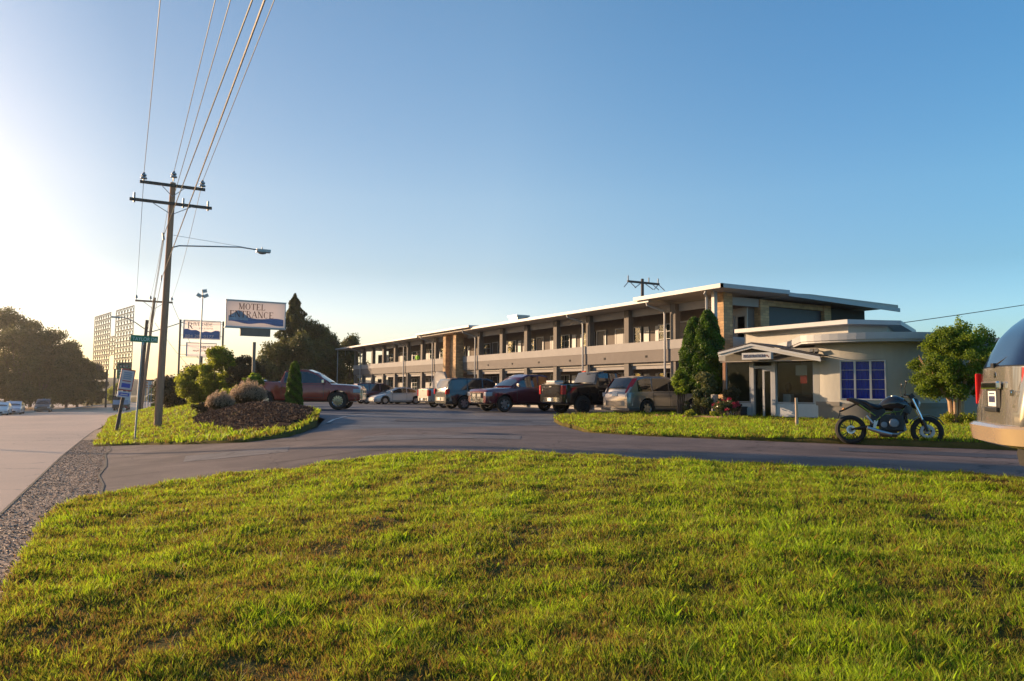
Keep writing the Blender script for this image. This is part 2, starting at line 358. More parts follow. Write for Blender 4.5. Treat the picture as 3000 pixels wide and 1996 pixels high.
patch('side_lane',[(.0,11.9),(1.0,12.7),(2.5,12.7),(4.76,12.8),(6.26,11.4),(8.13,8.4),(9.66,6.5),(10.83,5.0),(15,-2),(24,-6),(20,1),(18,4.5),(15.9,8.2),(14,11.2),(12,14.3),(11.4,16.4),(13,20.2),(8.5,19.8),(4.6,21),(3.3,20.9),(2.2,23),(1.05,25.8),(.2,26.3),(.2,22),(.06,18),(.04,14)],.018,.6,M['lane'])
NEAR=[(-.6,-5),(-.54,6.2),(-.51,9.8),(-.42,10.9),(-.2,11.6),(.3,12.4),(1.1,13.0),(2.4,13.05),(3.6,13.1),(4.75,12.9),(6.26,11.75),(8.13,8.7),(9.66,6.8),(10.83,5.3),(14,1.0),(17,-5)]
def lump(x,y): return .018*math.sin(x*2.1+y*1.3)+.014*math.sin(x*4.3-y*3.1+1)+.012*math.sin(x*7.7+y*2.9+.5*math.sin(y*3))+.009*math.sin(x*3.1+y*8.9+math.sin(x*4))+.03*sm((y-2)/6)*sm((6-x)/6)
patch('front_lawn',NEAR,.05,.2,M['soil'],extra=lump,skirt=.12)
STRIP=[(-.11,26.7),(.25,45),(.35,50),(.8,74),(1.7,79),(4,87),(7.2,120),(9.5,120),(8.6,90),(8.2,70),(7.6,60),(8.0,45),(8.1,37),(7.8,33),(7.1,27.2),(5.79,22.6),(4.49,20.3),(3.39,20.5),(2.28,22.6),(1.03,25.5)]
def strip_h(x,y): return .55*math.exp(-((x-5.2)**2/4.5+(y-29)**2/30))+.35*math.exp(-((x-5)**2/5+(y-45)**2/120))
patch('roadside_lawn',STRIP,.06,.8,M['soil'],extra=strip_h,skirt=.15)
BED=[(3.2,26.5),(3.0,29),(3.4,33),(4.2,38),(5.2,46),(6,54),(7.3,54),(7.8,45),(7.9,37),(7.65,33),(7.0,27.4),(5.75,23.3),(4.9,21.9),(4.2,22.2),(3.5,23.8)]
patch('mulch_bed',BED,.085,.5,M['mulch'],extra=lambda x,y:strip_h(x,y)+.03*math.sin(x*9+y*7)*math.sin(y*5),skirt=.05)
ISL=[(13.2,20.4),(13.0,19.6),(12.2,17.6),(11.4,16.1),(11.9,14.3),(13.8,11.1),(15.8,8.1),(18,4.6),(20,1),(28,-6),(60,-6),(60,24.6),(25,24.4),(20.9,25),(17.8,25.6),(15.6,24),(14.4,22.6)]
def isl_h(x,y): return .10*sm((x-12)/3)
patch('office_lawn',ISL,.05,.6,M['soil'],extra=isl_h,skirt=.15)
def gz(x,y):
    z=zt(x,y); P=np.array([[x,y]])
    if inside(P,ISL)[0]: return z+.05+isl_h(x,y)
    if inside(P,STRIP)[0]: return z+.07+strip_h(x,y)
    if inside(P,NEAR)[0]: return z+.05+lump(x,y)
    return z+.02
b=MB(); b.prism([(19.6,13.9),(24.5,11.4),(30,9.2),(29.7,8.2),(24.1,10.4),(19.2,12.9)],.12,.175); tag(b.build('sidewalk',M['concrete']),kind='structure')
for k_,pl_ in enumerate(([(9,24.5),(13.4,22.4),(14.2,24.2),(9.9,26.6)],[(14.5,28),(18,26.6),(18.6,29.6),(15.2,31)],[(10.5,34),(12.6,33),(13.4,36.5),(11.2,37)],[(5.2,16.6),(8.4,14.6),(9.0,15.6),(5.8,17.8)],[(12.4,9.3),(14.4,6.0),(15.2,6.5),(13.2,9.9)],[(1.6,17.2),(3.6,16.4),(3.9,17.6),(1.8,18.8)])):
    patch('asphalt_patch',pl_,.007 if k_<3 else .023,.6,asphalt('patch_asphalt',*(((.035,.036,.045),(.075,.075,.09)) if k_%2==0 else ((.10,.09,.09),(.17,.15,.15))),.75,.3,big=1.2))
# white painted arc in the lot entrance
b=MB(); pts=[(6.6,24.2),(7.4,26.4),(8.4,28.6),(9.6,30.6),(10.9,32.2)]
for a,c in zip(pts,pts[1:]):
    d=Vector((c[0]-a[0],c[1]-a[1])).normalized()*.05; nx,ny=-d.y,d.x
    b.add([(a[0]+nx,a[1]+ny,.012),(a[0]-nx,a[1]-ny,.012),(c[0]-nx,c[1]-ny,.012),(c[0]+nx,c[1]+ny,.012)],[(0,1,2,3)])
tag(b.build('lane_marking',M['whitetrim']),kind='structure')
def seamline(pts,w=.03,off=.022):
    b=MB()
    for a,c in zip(pts,pts[1:]):
        n_=max(1,int(math.hypot(c[0]-a[0],c[1]-a[1])/1.0)); 
        for k in range(n_):
            p=[a[i]+(c[i]-a[i])*k/n_ for i in(0,1)]; q=[a[i]+(c[i]-a[i])*(k+1)/n_ for i in(0,1)]
            d=Vector((q[0]-p[0],q[1]-p[1])).normalized()*w; nx,ny=-d.y,d.x; zp,zq=zt(*p)+off,zt(*q)+off
            b.add([(p[0]+nx,p[1]+ny,zp),(p[0]-nx,p[1]-ny,zp),(q[0]-nx,q[1]-ny,zq),(q[0]+nx,q[1]+ny,zq)],[(0,1,2,3)])
    return b
b=seamline([(x+.02*math.sin(i*3),y) for i,(x,y) in enumerate(EDGE[1:7])],.018,.02)
for pts in ([(.05,12.2),(.06,14),(.09,16),(.13,18),(.17,20),(.22,22),(.27,24),(.32,26.2)],[(2.5,21.8),(4.5,18.6),(6.5,16.2),(8.8,13.6),(10.5,11.0),(13,6.4)],[(2.8,14.5),(4.6,14.6),(6.4,13.2)],[(-.9,20),(-.1,20.2),(1.2,20.6)],[(-1.0,14.6),(.2,15.2),(1.1,15.6)]):
    c_=seamline([(x+.06*math.sin(i*2.3),y+.06*math.cos(i*1.7)) for i,(x,y) in enumerate(pts)],.018,.03); b.add(c_.v,c_.f)
tag(b.build('pavement_seams',M['seam']),kind='structure')
# hills
def hills():
    b=MB(); 
    for ring,(dist,hh) in enumerate([(620,9),(900,15),(1400,22)]):
        n=150; V=[];F=[]
        for i in range(n+1):
            az=rad(-75+115*i/n)+YAW*0; # azimuth right of +Y world
            dx,dy=math.sin(az),math.cos(az)
            h=hh*(.75+.25*math.sin(i*.21+ring*2)+.12*math.sin(i*.9+ring)+.06*math.sin(i*2.7))+rng.normal(0,.7)
            for k,(dd,zz) in enumerate([(0,-9),(35,h*.55),(80,h),(260,h*.9),(420,-9)]):
                V.append((dx*(dist+dd),dy*(dist+dd),zz-2))
        for i in range(n):
            for k in range(4): F.append((i*5+k,i*5+k+1,(i+1)*5+k+1,(i+1)*5+k))
        b.add(V,F)
    tag(b.build('hills',M['woods'],smooth=True),kind='structure')
hills()
# ------------------------------------------------ vegetation tools
def cards(name,C,size,m,parent=None,N=None,asp=.55,var=None,fold=True,mats=None):
    C=np.asarray(C,float); n=len(C)
    size=np.broadcast_to(np.asarray(size,float),(n,))*rng.uniform(.7,1.3,n)
    a=rng.normal(size=(n,3)); a/=np.linalg.norm(a,axis=1)[:,None]
    if N is not None: a=a*.8+N; a/=np.linalg.norm(a,axis=1)[:,None]
    t=rng.normal(size=(n,3)); u=np.cross(a,t); u/=np.linalg.norm(u,axis=1)[:,None]; w=np.cross(a,u)
    s=size[:,None]
    V=np.empty((n,4,3)); V[:,0]=C-u*s*.5; V[:,1]=C-w*s*asp*.5+a*s*.08; V[:,2]=C+u*s*.5; V[:,3]=C+w*s*asp*.5+a*s*.08
    vv=np.clip(rng.normal(.45,.2,n) if var is None else var+rng.normal(0,.13,n),0,1)
    return rawmesh(name,V.reshape(-1,3),4,n,m,parent,np.repeat(vv,4))
def rawmesh(name,V,k,n,m,parent,var):
    me=bpy.data.meshes.new(name); me.vertices.add(len(V)); me.vertices.foreach_set('co',np.ascontiguousarray(V,dtype=np.float32).ravel())
    me.loops.add(n*k); me.loops.foreach_set('vertex_index',np.arange(n*k,dtype=np.int32))
    me.polygons.add(n); me.polygons.foreach_set('loop_start',np.arange(0,n*k,k,dtype=np.int32))
    me.polygons.foreach_set('loop_total',np.full(n,k,dtype=np.int32))
    at=me.attributes.new('var','FLOAT','POINT'); at.data.foreach_set('value',var.astype(np.float32))
    me.materials.append(m); me.update(calc_edges=True); me.validate()
    o=bpy.data.objects.new(name,me); COL.objects.link(o)
    if parent: o.parent=parent
    return o
def blob(c,r,n,shell=.2):
    d=rng.normal(size=(n,3)); d/=np.linalg.norm(d,axis=1)[:,None]
    rr=rng.uniform(shell,1,n)**.6*rng.normal(1,.16,n)
    return np.array(c)+d*rr[:,None]*np.array(r), d
def crown(clumps,n,parent,size,m,name='crown'):
    P=[];D=[];Vv=[]
    tot=sum((c[1][0]*c[1][1]*c[1][2])**(2/3) for c in clumps)
    for c,r in clumps:
        k=max(20,int(n*(r[0]*r[1]*r[2])**(2/3)/tot)); p,d=blob(c,r,k); P.append(p); D.append(d); Vv.append(np.full(k,rng.uniform(.25,.75)))
    return cards(name,np.concatenate(P),size,m,parent,np.concatenate(D)*.6,var=np.concatenate(Vv))
def decid(name,loc,h,r,label,cat,n,leaf,m,group=None,trunk=.12,base=.3,clumps=26,barkm=None,flat=.8):
    x,y=loc; z=gz(x,y); t=thing(name,label,cat,(x,y,z),0,group)
    b=MB(); b.tube([(0,0,-.3),(0,0,h*base*.7),(r*.05,0,h*base*1.3),(0,r*.05,h*.8)],[trunk,trunk*.8,trunk*.6,trunk*.15],8)
    cl=[]
    for i in range(clumps):
        a=rng.uniform(0,6.28); q=rng.uniform(.15,1)**.5; zz=rng.uniform(0,1)
        env=math.sin(math.pi*min(1,max(0,.12+zz*.83)))**.6
        rr=r*q*env*.72; cz=h*base+zz*(h*(1-base)-r*.25)
        cr=r*rng.uniform(.26,.42); cl.append(((rr*math.cos(a),rr*math.sin(a),cz),(cr,cr,cr*flat)))
        if i<10: b.tube([(0,0,h*base*.8),(rr*.5*math.cos(a),rr*.5*math.sin(a),(cz+h*base)/2),(rr*math.cos(a),rr*math.sin(a),cz)],[trunk*.4,trunk*.28,trunk*.1],5)
    b.build('trunk',barkm or M['bark'],t,smooth=True)
    crown(cl,n,t,leaf,m)
    return t
def conif(name,loc,h,r,label,cat,n,leaf,m,group=None,low=.06,power=.8,trunk=.12,lump=.25):
    x,y=loc; z=gz(x,y); t=thing(name,label,cat,(x,y,z),0,group)
    b=MB(); b.tube([(0,0,-.2),(0,0,h*.93)],[trunk,trunk*.15],8); b.build('trunk',M['bark'],t,smooth=True)
    zz=1-rng.uniform(0,1,n)**.62; zz=low+zz*(1-low)
    a=rng.uniform(0,6.283,n); env=np.clip(1-zz,0,1)**power*np.clip((zz-low+.03)/.1,0,1)**.4
    K=rng.uniform(0,6.28,6)
    mod=1+lump*(np.sin(a*3+zz*23+K[0])*.5+np.sin(a*5-zz*37+K[1])*.35+np.sin(zz*60+a*2+K[2])*.3)
    rr=r*env*mod*rng.uniform(.55,1,n)**.5
    P=np.stack([rr*np.cos(a),rr*np.sin(a),zz*h],1); D=np.stack([np.cos(a),np.sin(a),np.full(n,.3)],1)
    cards('crown',P,leaf,m,t,D*.6,var=.45+.25*np.sin(a*4+zz*31+K[3]))
    return t
# ------------------------------------------------ motel
def wld(o):
    o.location=-Vector(o.parent.location); return o
MO=(25.4,25.0,0)
motel=thing('motel_building','long two storey motel with tan balcony bands, open galleries and white eaves','motel',MO)
def part(b,name,m,parent=motel,**k):
    for o in (b.build_each(name,m,parent,**k) if len(b.p)>1 and name not in ('stone_surround','wall_lamp','roof_post') else [b.build(name,m,parent,**k)]): wld(o)
    return o
SR=[28.6,32.4,36.1,39.75,43.5,47.05,50.7]; SLf=[59.2,62.3,65.9,69.35,72.8,76.3,79.5,82.4]
for s in SR+SLf:
    b=MB(); b.bb((25.38,s-.2,0),(25.72,s+.2,5.58)); part(b,'column',M['column'])
for y0,y1 in ((25.6,53.3),(56.0,82.6)):
    b=MB(); b.bb((25.28,y0,3.28),(25.5,y1,3.74)); part(b,'balcony_parapet',M['facade'])
    b=MB(); b.bb((25.30,y0,2.65),(25.52,y1,3.279)); part(b,'floor_band',M['band'])
    b=MB(); b.bb((25.525,y0,2.5),(27.19,y1,2.78)); part(b,'gallery_floor',M['concrete'])
b=MB(); b.bb((25.55,25.6,-.1),(27.19,82.6,.1)); part(b,'walkway',M['concrete'])
LS=[25.6]+SR+[53.4]; LL=[56.0]+SLf
for Sx in (LS,LL):
    for a,c in zip(Sx,Sx[1:]):
        b=MB(); b.bb((25.62,a+.2,2.3),(25.72,c-.2,2.66)); b.bb((25.62,a+.2,5.2),(25.74,c-.2,5.6)); part(b,'lintel',M['facade'])
# vent blocks on the floor band
for i,s in enumerate([30.6,34.3,37.9,41.6,45.2,48.9]):
    b=MB(); b.box((25.29,s,2.95),(.03,.14,.12)); part(b,'vent',M['dark'])
# rooms
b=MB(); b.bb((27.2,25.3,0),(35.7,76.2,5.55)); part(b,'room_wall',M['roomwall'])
def window(w=1.35,h=1.25,nx=2,nz=3,cur=M['curtain']):
    t=thing('window',None,None)
    del_=[]
    b=MB(); f=.05
    b.bb((-.03,-w/2,0),(.03,-w/2+f,h)); b.bb((-.03,w/2-f,0),(.03,w/2,h)); b.bb((-.03,-w/2+f,0),(.03,w/2-f,f)); b.bb((-.03,-w/2+f,h-f),(.03,w/2-f,h))
    for i in range(1,nx): y=-w/2+w*i/nx; b.bb((-.02,y-.02,f),(.02,y+.02,h-f))
    for i in range(1,nz): z=h*i/nz; b.bb((-.016,-w/2+f,z-.012),(.016,w/2-f,z+.012))
    b.bb((-.07,-w/2-.05,-.05),(.03,w/2+.05,-.002))
    b.build('frame',M['whitetrim'],t)
    b=MB(); b.bb((.004,-w/2+f,f),(.008,w/2-f,h-f)); b.build('pane',M['glass'],t)
    b=MB(); n=22
    for k,(y0,y1) in enumerate(((-w/2+f,-w*.12),(w*.16,w/2-f))):
        for i in range(n):
            ya=y0+(y1-y0)*i/n; yb=y0+(y1-y0)*(i+1)/n; xa=.05+.02*math.sin(i*1.9); xb=.05+.02*math.sin((i+1)*1.9)
            b.add([(xa,ya,f),(xb,yb,f),(xb,yb,h-f),(xa,ya,h-f)],[(0,1,2,3)])
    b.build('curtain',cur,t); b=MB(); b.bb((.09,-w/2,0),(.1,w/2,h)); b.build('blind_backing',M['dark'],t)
    return t
def door():
    b=MB(); b.bb((-.05,-.5,0),(-.002,-.43,2.1)); b.bb((-.05,.43,0),(-.002,.5,2.1)); b.bb((-.05,-.43,2.03),(-.002,.43,2.1))
    b2=MB(); b2.bb((-.03,-.42,.02),(-.004,.42,2.02)); b2.bb((-.045,-.3,1.1),(-.031,.3,1.85)); b2.bb((-.045,-.3,.2),(-.031,.3,.95))
    h=MB(); h.sphere((-.07,.33,1),.035)
    o=b2.build('door',M['darkpanel']); fr=b.build('frame',M['whitetrim'],o); hh=h.build('handle',M['steel'],o); return o
W0=window(); D0=door(); first=[True,True]
def place(src,i,loc):
    o=src if first[i] else copy_tree(src); first[i]=False
    o.parent=motel; o.location=Vector(loc)-Vector(MO); return o
W0.location=(0,0,0)
bays=[(a,c) for a,c in zip(LS,LS[1:])]+[(a,c) for a,c in zip(LL[:-2],LL[1:-1])]
for z in (2.78,.1):
    for i,(a,c) in enumerate(bays):
        m_=(a+c)/2
        lb=MB(); lb.box((27.14,m_+(.12 if i%2 else .42),z+1.95),(.1,.1,.18)); part(lb,'wall_lamp',M['steel'])
        place(W0,0,(27.1,m_+(.55 if i%2 else -.35),z+.8)); place(D0,1,(27.19,m_+(-.75 if i%2 else 1.0),z))
        b=MB(); b.bb((27.15,m_-(1.5 if not i%2 else -1.25)-.15,z+.02),(27.199,m_-(1.5 if not i%2 else -1.25)+.3,z+2.0)); part(b,'wall_panel',M['white'])
# roofs
def roofslab(y0,y1,x0,x1,z0,name,rise=.22,t=.14,xr=None):
    xr=xr or (x0+x1)/2; b=MB()
    pr=[(x0,z0),(xr,z0+rise),(x1,z0-.05),(x1,z0-.05-t),(x1-.6,z0-.05-t),(x0,z0-t)]
    n=len(pr); V=[(x,y0,z) for x,z in pr]+[(x,y1,z) for x,z in pr]
    b.add(V,[tuple(range(n)),tuple(range(n,2*n))[::-1]]+[(i,(i+1)%n,n+(i+1)%n,n+i) for i in range(n)])
    o=part(b,name,M['soffit']); return o
roofslab(28.95,86.1,24.22,28.38,5.76,'roof',rise=.12,xr=28.3)
roofslab(23.9,86.1,28.4,36.9,5.84,'roof',rise=.05,xr=30)
roofslab(23.85,30.0,24.05,28.35,5.93,'raised_roof',rise=.04,xr=28.3)
roofslab(49.6,60.2,24.0,30,5.92,'raised_roof',rise=.1)
b=MB(); b.bb((24.12,29.0,5.63),(24.215,49.5,5.79)); b.bb((24.12,60.3,5.63),(24.215,86.1,5.79)); part(b,'gutter',M['whitetrim'])
b=MB(); b.bb((23.95,23.75,5.76),(24.045,30.0,5.95)); b.bb((23.95,23.75,5.76),(28.35,23.845,5.95)); b.bb((23.92,49.6,5.78),(23.995,60.2,5.94)); b.bb((23.92,49.52,5.78),(30,49.595,5.94)); part(b,'fascia',M['whitetrim'])
b=MB(); b.slab([(28.36,23.89,5.86),(36.95,23.89,5.62),(36.95,23.89,5.42),(28.36,23.89,5.68)],(0,-1,0),.07); part(b,'fascia',M['whitetrim'])
b=MB(); b.bb((25.3,86.02,5.0),(25.34,86.06,5.6)); b.tube([(24.4,86,-.3),(24.4,86,5.62)],.05); part(b,'roof_post',M['whitetrim'])
# downspouts
for s in (28.7,36.05,50.6,59.0,66.0,79.4):
    b=MB(); b.tube([(24.2,s+.55,5.66),(24.22,s+.52,5.5),(25.12,s+.28,5.22),(25.17,s+.27,5.05),(25.17,s+.27,.15)],.055,8); part(b,'downspout',M['whitetrim'],smooth=True)
# corner
b=MB(); b.bb((25.2,24.9,0),(25.78,25.6,5.76)); part(b,'stone_pillar',M['stone'])
b=MB(); b.bb((24.66,24.95,0),(24.86,25.13,5.78)); part(b,'column',M['whitetrim'])
b=MB(); b.tube([(24.1,24.9,5.75),(24.12,25.0,5.62),(24.42,25.2,5.5),(24.42,25.2,.1)],.055); part(b,'downspout',M['whitetrim'],smooth=True)
b=MB(); b.bb((27.64,24.9,0),(28.22,25.29,5.58)); b.bb((32.27,24.9,0),(32.79,25.29,5.58)); b.bb((28.22,24.95,5.3),(32.27,25.29,5.58)); part(b,'stone_surround',M['stone'])
b=MB(); b.bb((28.22,25.1,0),(32.27,25.29,5.3)); part(b,'dark_panel',M['darkpanel'])
b=MB(); b.bb((32.79,25.05,0),(35.72,25.29,5.5)); part(b,'end_wall',M['darkwall'])
b=MB(); b.bb((25.78,25.0,5.21),(27.64,25.14,5.6)); part(b,'lintel',M['facade'])
b=MB(); b.bb((25.8,26.4,2.78),(27.19,26.5,5.55)); b.bb((25.8,25.0,2.78),(27.63,25.1,3.7)); part(b,'pale_wall',M['palewall'])
b=MB(); b.bb((27.15,25.3,2.78),(27.198,28.3,5.2)); part(b,'pale_wall',M['palewall'])
b=MB(); b.sphere((26.6,26.25,4.75),(.09,.09,.13)); b.bb((26.56,26.3,4.7),(26.64,26.4,4.95)); part(b,'wall_lamp',M['steel'],smooth=True)
# centre stair block
b=MB(); b.bb((24.7,53.4,0),(25.4,53.9,5.8)); b.bb((24.7,55.4,0),(25.4,55.9,5.8)); part(b,'stone_pillar',M['stone'])
b=MB(); b.bb((25.1,53.9,0),(25.38,55.4,5.8)); part(b,'stone_wall',M['stone'])
b=MB(); b.slab([(23.6,57.0,0),(23.6,54.75,2.53),(23.6,53.3,2.51),(23.6,52.2,1.3),(23.6,52.0,0)],(1,0,0),.16); part(b,'stair_parapet',M['facade'])
b=MB(); b.bb((26.3,46.3,5.85),(27.2,47.5,6.45)); b.bb((26.2,46.2,6.452),(27.3,47.6,6.58)); part(b,'roof_vent',M['steel'])
# ------------------------------------------------ registration office
OJ=(22.62,17.72,.0)
off=thing('registration_office','single storey stucco registration office with curved wall and gabled glass entry','office',OJ,rz=math.atan2(.962,-.273))
CX,CY=-.92,-2.33
def opart(b,name,m,**k): return b.build_each(name,m,off,**k)[-1] if name in EACH else b.build(name,m,off,**k)
EACH={'sill_wall','wall_base','pier','rake_board','canopy_roof','lobby_wall','door_frame','floodlight','sign_emblem','inner_wall'}
rz0=math.atan2(.962,-.273)
def la(deg): return rad(deg)-rz0
def arc(R0,R1,z0,z1,a0,a1,n=20):
    b=MB(); b.lathe([(R1,z0),(R0,z0),(R0,z1),(R1,z1),(R1,z0)],(CX,CY,0),'Z',n,la(a0),la(a1))
    for a in (a0,a1):
        c,s_=math.cos(la(a)),math.sin(la(a)); b.add([(CX+R0*c,CY+R0*s_,z0),(CX+R1*c,CY+R1*s_,z0),(CX+R1*c,CY+R1*s_,z1),(CX+R0*c,CY+R0*s_,z1)],[(0,1,2,3)])
    return b
WA,WB=-167.1,-133.4
arcw=MB()
for bb_ in (arc(2.5,2.25,.75,2.86,-190,WA,8),arc(2.5,2.25,.75,2.86,WB,-20,30),arc(2.5,2.25,.75,.87,WA,WB,10),arc(2.5,2.25,2.27,2.86,WA,WB,10)):
    arcw.add(bb_.v,bb_.f)
opart(arcw,'curved_wall',M['office'],smooth=True)
opart(arc(2.53,2.25,-.1,.745,-190,-20,40),'wall_base',M['officeband'],smooth=True)
opart(arc(2.56,2.5,.66,.80,-190,WA-.2,8),'wall_stripe',M['officeband'],smooth=True)
opart(arc(2.56,2.5,.66,.80,WB,-20,30),'wall_stripe',M['officeband'],smooth=True)
# main window
pa=Vector((CX+2.5*math.cos(la(WA)),CY+2.5*math.sin(la(WA)),0)); pb=Vector((CX+2.5*math.cos(la(WB)),CY+2.5*math.sin(la(WB)),0))
mid=(pa+pb)/2; dd=(pb-pa); wl=dd.length; ang=math.atan2(dd.y,dd.x)
wt=thing('window',None,None,(mid.x,mid.y,.88),ang); wt.parent=off
h=1.38; b=MB(); f=.045
b.bb((-wl/2,-.05,0),(-wl/2+f,.06,h)); b.bb((wl/2-f,-.05,0),(wl/2,.06,h)); b.bb((-wl/2+f,-.05,0),(wl/2-f,.06,f)); b.bb((-wl/2+f,-.05,h-f),(wl/2-f,.06,h))
for q in (-.17,.17): b.bb((q*wl-.032,-.05,f),(q*wl+.032,.05,h-f))
for q in (.27,.51,.75):
    for s0,s1 in ((-wl/2+f,-.17*wl-.032),(-.17*wl+.032,.17*wl-.032),(.17*wl+.032,wl/2-f)): b.bb((s0,-.012,h*q-.007),(s1,.02,h*q+.007))
b.build('frame',M['white'],wt)
b=MB(); b.bb((-wl/2+f,.024,f),(wl/2-f,.028,h-f)); b.build('pane',M['glass'],wt)
b=MB(); n=60
for i in range(n):
    xa=-wl/2+f+(wl-2*f)*i/n; xb=-wl/2+f+(wl-2*f)*(i+1)/n; g=lambda k:.075+.03*math.sin(k*.9)+.015*math.sin(k*2.3)
    b.add([(xa,g(i),f),(xb,g(i+1),f),(xb,g(i+1),h-f),(xa,g(i),h-f)],[(0,1,2,3)])
b.build('curtain',M['blue'],wt,smooth=True)
# rounded roof slab
b=MB(); poly=[]
for i in range(34):
    a=la(-188+i*(170/33)); poly.append((CX+3.2*math.cos(a),CY+3.2*math.sin(a)))
poly+=[(-5.5,-4.6),(-5.0,-8.6),(1.4,-8.6),(3.0,-3.2),(1.9,-1.9)]
b.prism(poly,2.86,2.93); p2=[(CX+(x-CX)*1.015,CY+(y-CY)*1.015) for x,y in poly]; b.prism(p2,2.932,3.16); opart(b,'office_roof',M['whitetrim'],bevel=0)
b=MB(); b.prism([(-4.6,-3.6),(-4.2,-8.2),(1.0,-8.2),(1.6,-2.2),(-.2,-2.0)],0,2.85); opart(b,'rear_wall',M['office'])
# glazed front wall, t along x, outward +y
b=MB(); b.bb((.02,-.16,.05),(1.66,0,.70)); b.bb((2.64,-.16,.05),(3.7,0,.70)); opart(b,'sill_wall',M['white'])
b=MB(); b.bb((.02,.001,.05),(1.66,.02,.22)); b.bb((2.64,.001,.05),(3.7,.02,.22)); opart(b,'wall_base',M['darkpanel'])
b=MB(); b.bb((.0,-.16,.70),(.2,0,2.3)); b.bb((-.1,-.17,2.34),(4.0,-.02,2.75)); opart(b,'pier',M['office'])
b=MB(); b.bb((3.7,-.12,.05),(3.82,.02,2.33)); opart(b,'post',M['wood'])
def owin(t0,t1,name='window'):
    w=thing(name,None,None,((t0+t1)/2,-.05,.72)); w.parent=off; hw=(t1-t0)/2; hh=1.6
    b=MB(); b.bb((-hw,-.04,0),(-hw+.04,.04,hh)); b.bb((hw-.04,-.04,0),(hw,.04,hh)); b.bb((-hw+.04,-.04,0),(hw-.04,.06,.035)); b.bb((-hw+.04,-.04,hh-.04),(hw-.04,.04,hh)); b.build('frame',M['whitetrim'],w)
    b=MB(); b.bb((-hw+.04,-.004,.035),(hw-.04,.004,hh-.04)); b.build('pane',M['glass'],w); return w
owin(.2,1.64); owin(2.66,3.7)
b=MB(); b.bb((1.64,-.1,0),(1.78,.05,2.45)); b.bb((2.5,-.1,0),(2.62,.05,2.45)); b.bb((1.78,-.08,2.02),(2.5,.03,2.12)); opart(b,'door_frame',M['whitetrim'])
dt=thing('door',None,None,(2.12,-.03,.08)); dt.parent=off
b=MB(); b.bb((-.34,-.025,0),(-.27,.025,1.93)); b.bb((-.03,-.025,0),(.05,.025,1.93)); b.bb((-.27,-.025,0),(-.03,.025,.12)); b.bb((-.27,-.025,1.84),(-.03,.025,1.93)); b.build('frame',M['whitetrim'],dt)
b=MB(); b.bb((-.27,-.004,.12),(-.03,.004,1.84)); b.bb((.07,-.1,.0),(.37,-.09,1.9)); b.build('pane',M['glass'],dt)
b=MB(); b.tube([(-.02,.05,.85),(-.02,.09,.88),(-.02,.09,1.15),(-.02,.05,1.18)],.012); b.build('handle',M['steel'],dt)
# interior
b=MB(); b.bb((-.05,-3.0,.02),(3.8,-2.9,2.4)); b.bb((3.72,-3,.02),(3.8,-.2,2.4)); b.bb((-.05,-3,2.36),(3.8,-.17,2.4)); opart(b,'inner_wall',mat('lobby_wall_paint',(.26,.23,.14),.9))
b=MB(); b.bb((-.05,-3,.0),(3.8,-.17,.05)); opart(b,'lobby_floor',M['wooddark'])
b=MB(); b.bb((.3,-1.3,.05),(1.7,-.9,1.0)); b.bb((.2,-1.4,1.0),(1.8,-.85,1.05)); cnt_=tag(b.build("reception_counter",M["wooddark"]),'brown reception counter behind the office front window','counter'); cnt_.matrix_world=Matrix.Translation(OJ)@Matrix.Rotation(rz0,4,'Z')
wc=thing('water_cooler','white water cooler with black top behind the office window','water cooler',Matrix.Translation(OJ)@Matrix.Rotation(rz0,4,'Z')@Vector((1.38,-.5,.05)),rz0)
b=MB(); b.bb((-.15,-.15,0),(.15,.15,1.0)); b.build('cabinet',M['white'],wc,bevel=.02); b=MB(); b.sphere((0,0,1.25),(.13,.13,.2)); b.build('bottle',M['black'],wc,smooth=True)
pg=MB(); pg.bb((0,-.12,1.75),(.42,-.11,2.12)); ps=tag(pg.build('window_notice',M['white']),'pale notice sheet taped high in the office window','notice'); ps.matrix_world=Matrix.Translation(OJ)@Matrix.Rotation(rz0,4,'Z')@Matrix.Translation((.5,0,0))
pg=MB(); pg.bb((0,-.12,1.45),(.25,-.11,1.76)); ps=tag(pg.build('window_notice',mat('red_card',(.5,.03,.03),.6)),'red card hanging below the pale notice in the office window','notice'); ps.matrix_world=Matrix.Translation(OJ)@Matrix.Rotation(rz0,4,'Z')@Matrix.Translation((.5,0,0))
# gabled canopy
gp,ge,gz_=2.19,2.6,.0
def rake(t,top): return 2.95-(abs(t-2.19)*(.53/2.5)) if top else 2.80-(abs(t-2.19)*(.53/2.5))
b=MB()
for sg in (-1,1):
    t1=2.19+(2.55*sg if sg<0 else 1.35); ze=2.45+(0 if sg<0 else 1.2*.2118); b.add([(2.19,y,z) for y in(.80,-1.6) for z in(2.99,2.95)]+[(t1,y,z) for y in(.80,-1.6) for z in(ze,ze-.04)],[(0,2,6,4),(1,5,7,3),(0,4,5,1),(2,3,7,6),(4,6,7,5)])
opart(b,'canopy_roof',M['shingle'])
b=MB()
for sg in (-1,1):
    t1=2.19+(2.57*sg if sg<0 else 1.37); dz=.55 if sg<0 else .29
    for y,z0,z1,w in ((.80,2.93,2.85,.05),(.76,2.85,2.76,.04)):
        b.slab([(2.19,y,z0),(t1,y,z0-dz),(t1,y,z1-dz),(2.19,y,z1)],(0,1,0),w)
opart(b,'rake_board',M['white'])
b=MB(); b.slab([(2.19,.30,2.80),(3.52,.30,2.52),(3.52,.30,2.27),(-.3,.30,2.27)],(0,1,0),.04); opart(b,'gable_panel',M['gable'])
b=MB(); b.bb((-.3,.0,2.26),(3.52,.74,2.28)); opart(b,'canopy_soffit',M['soffit'])
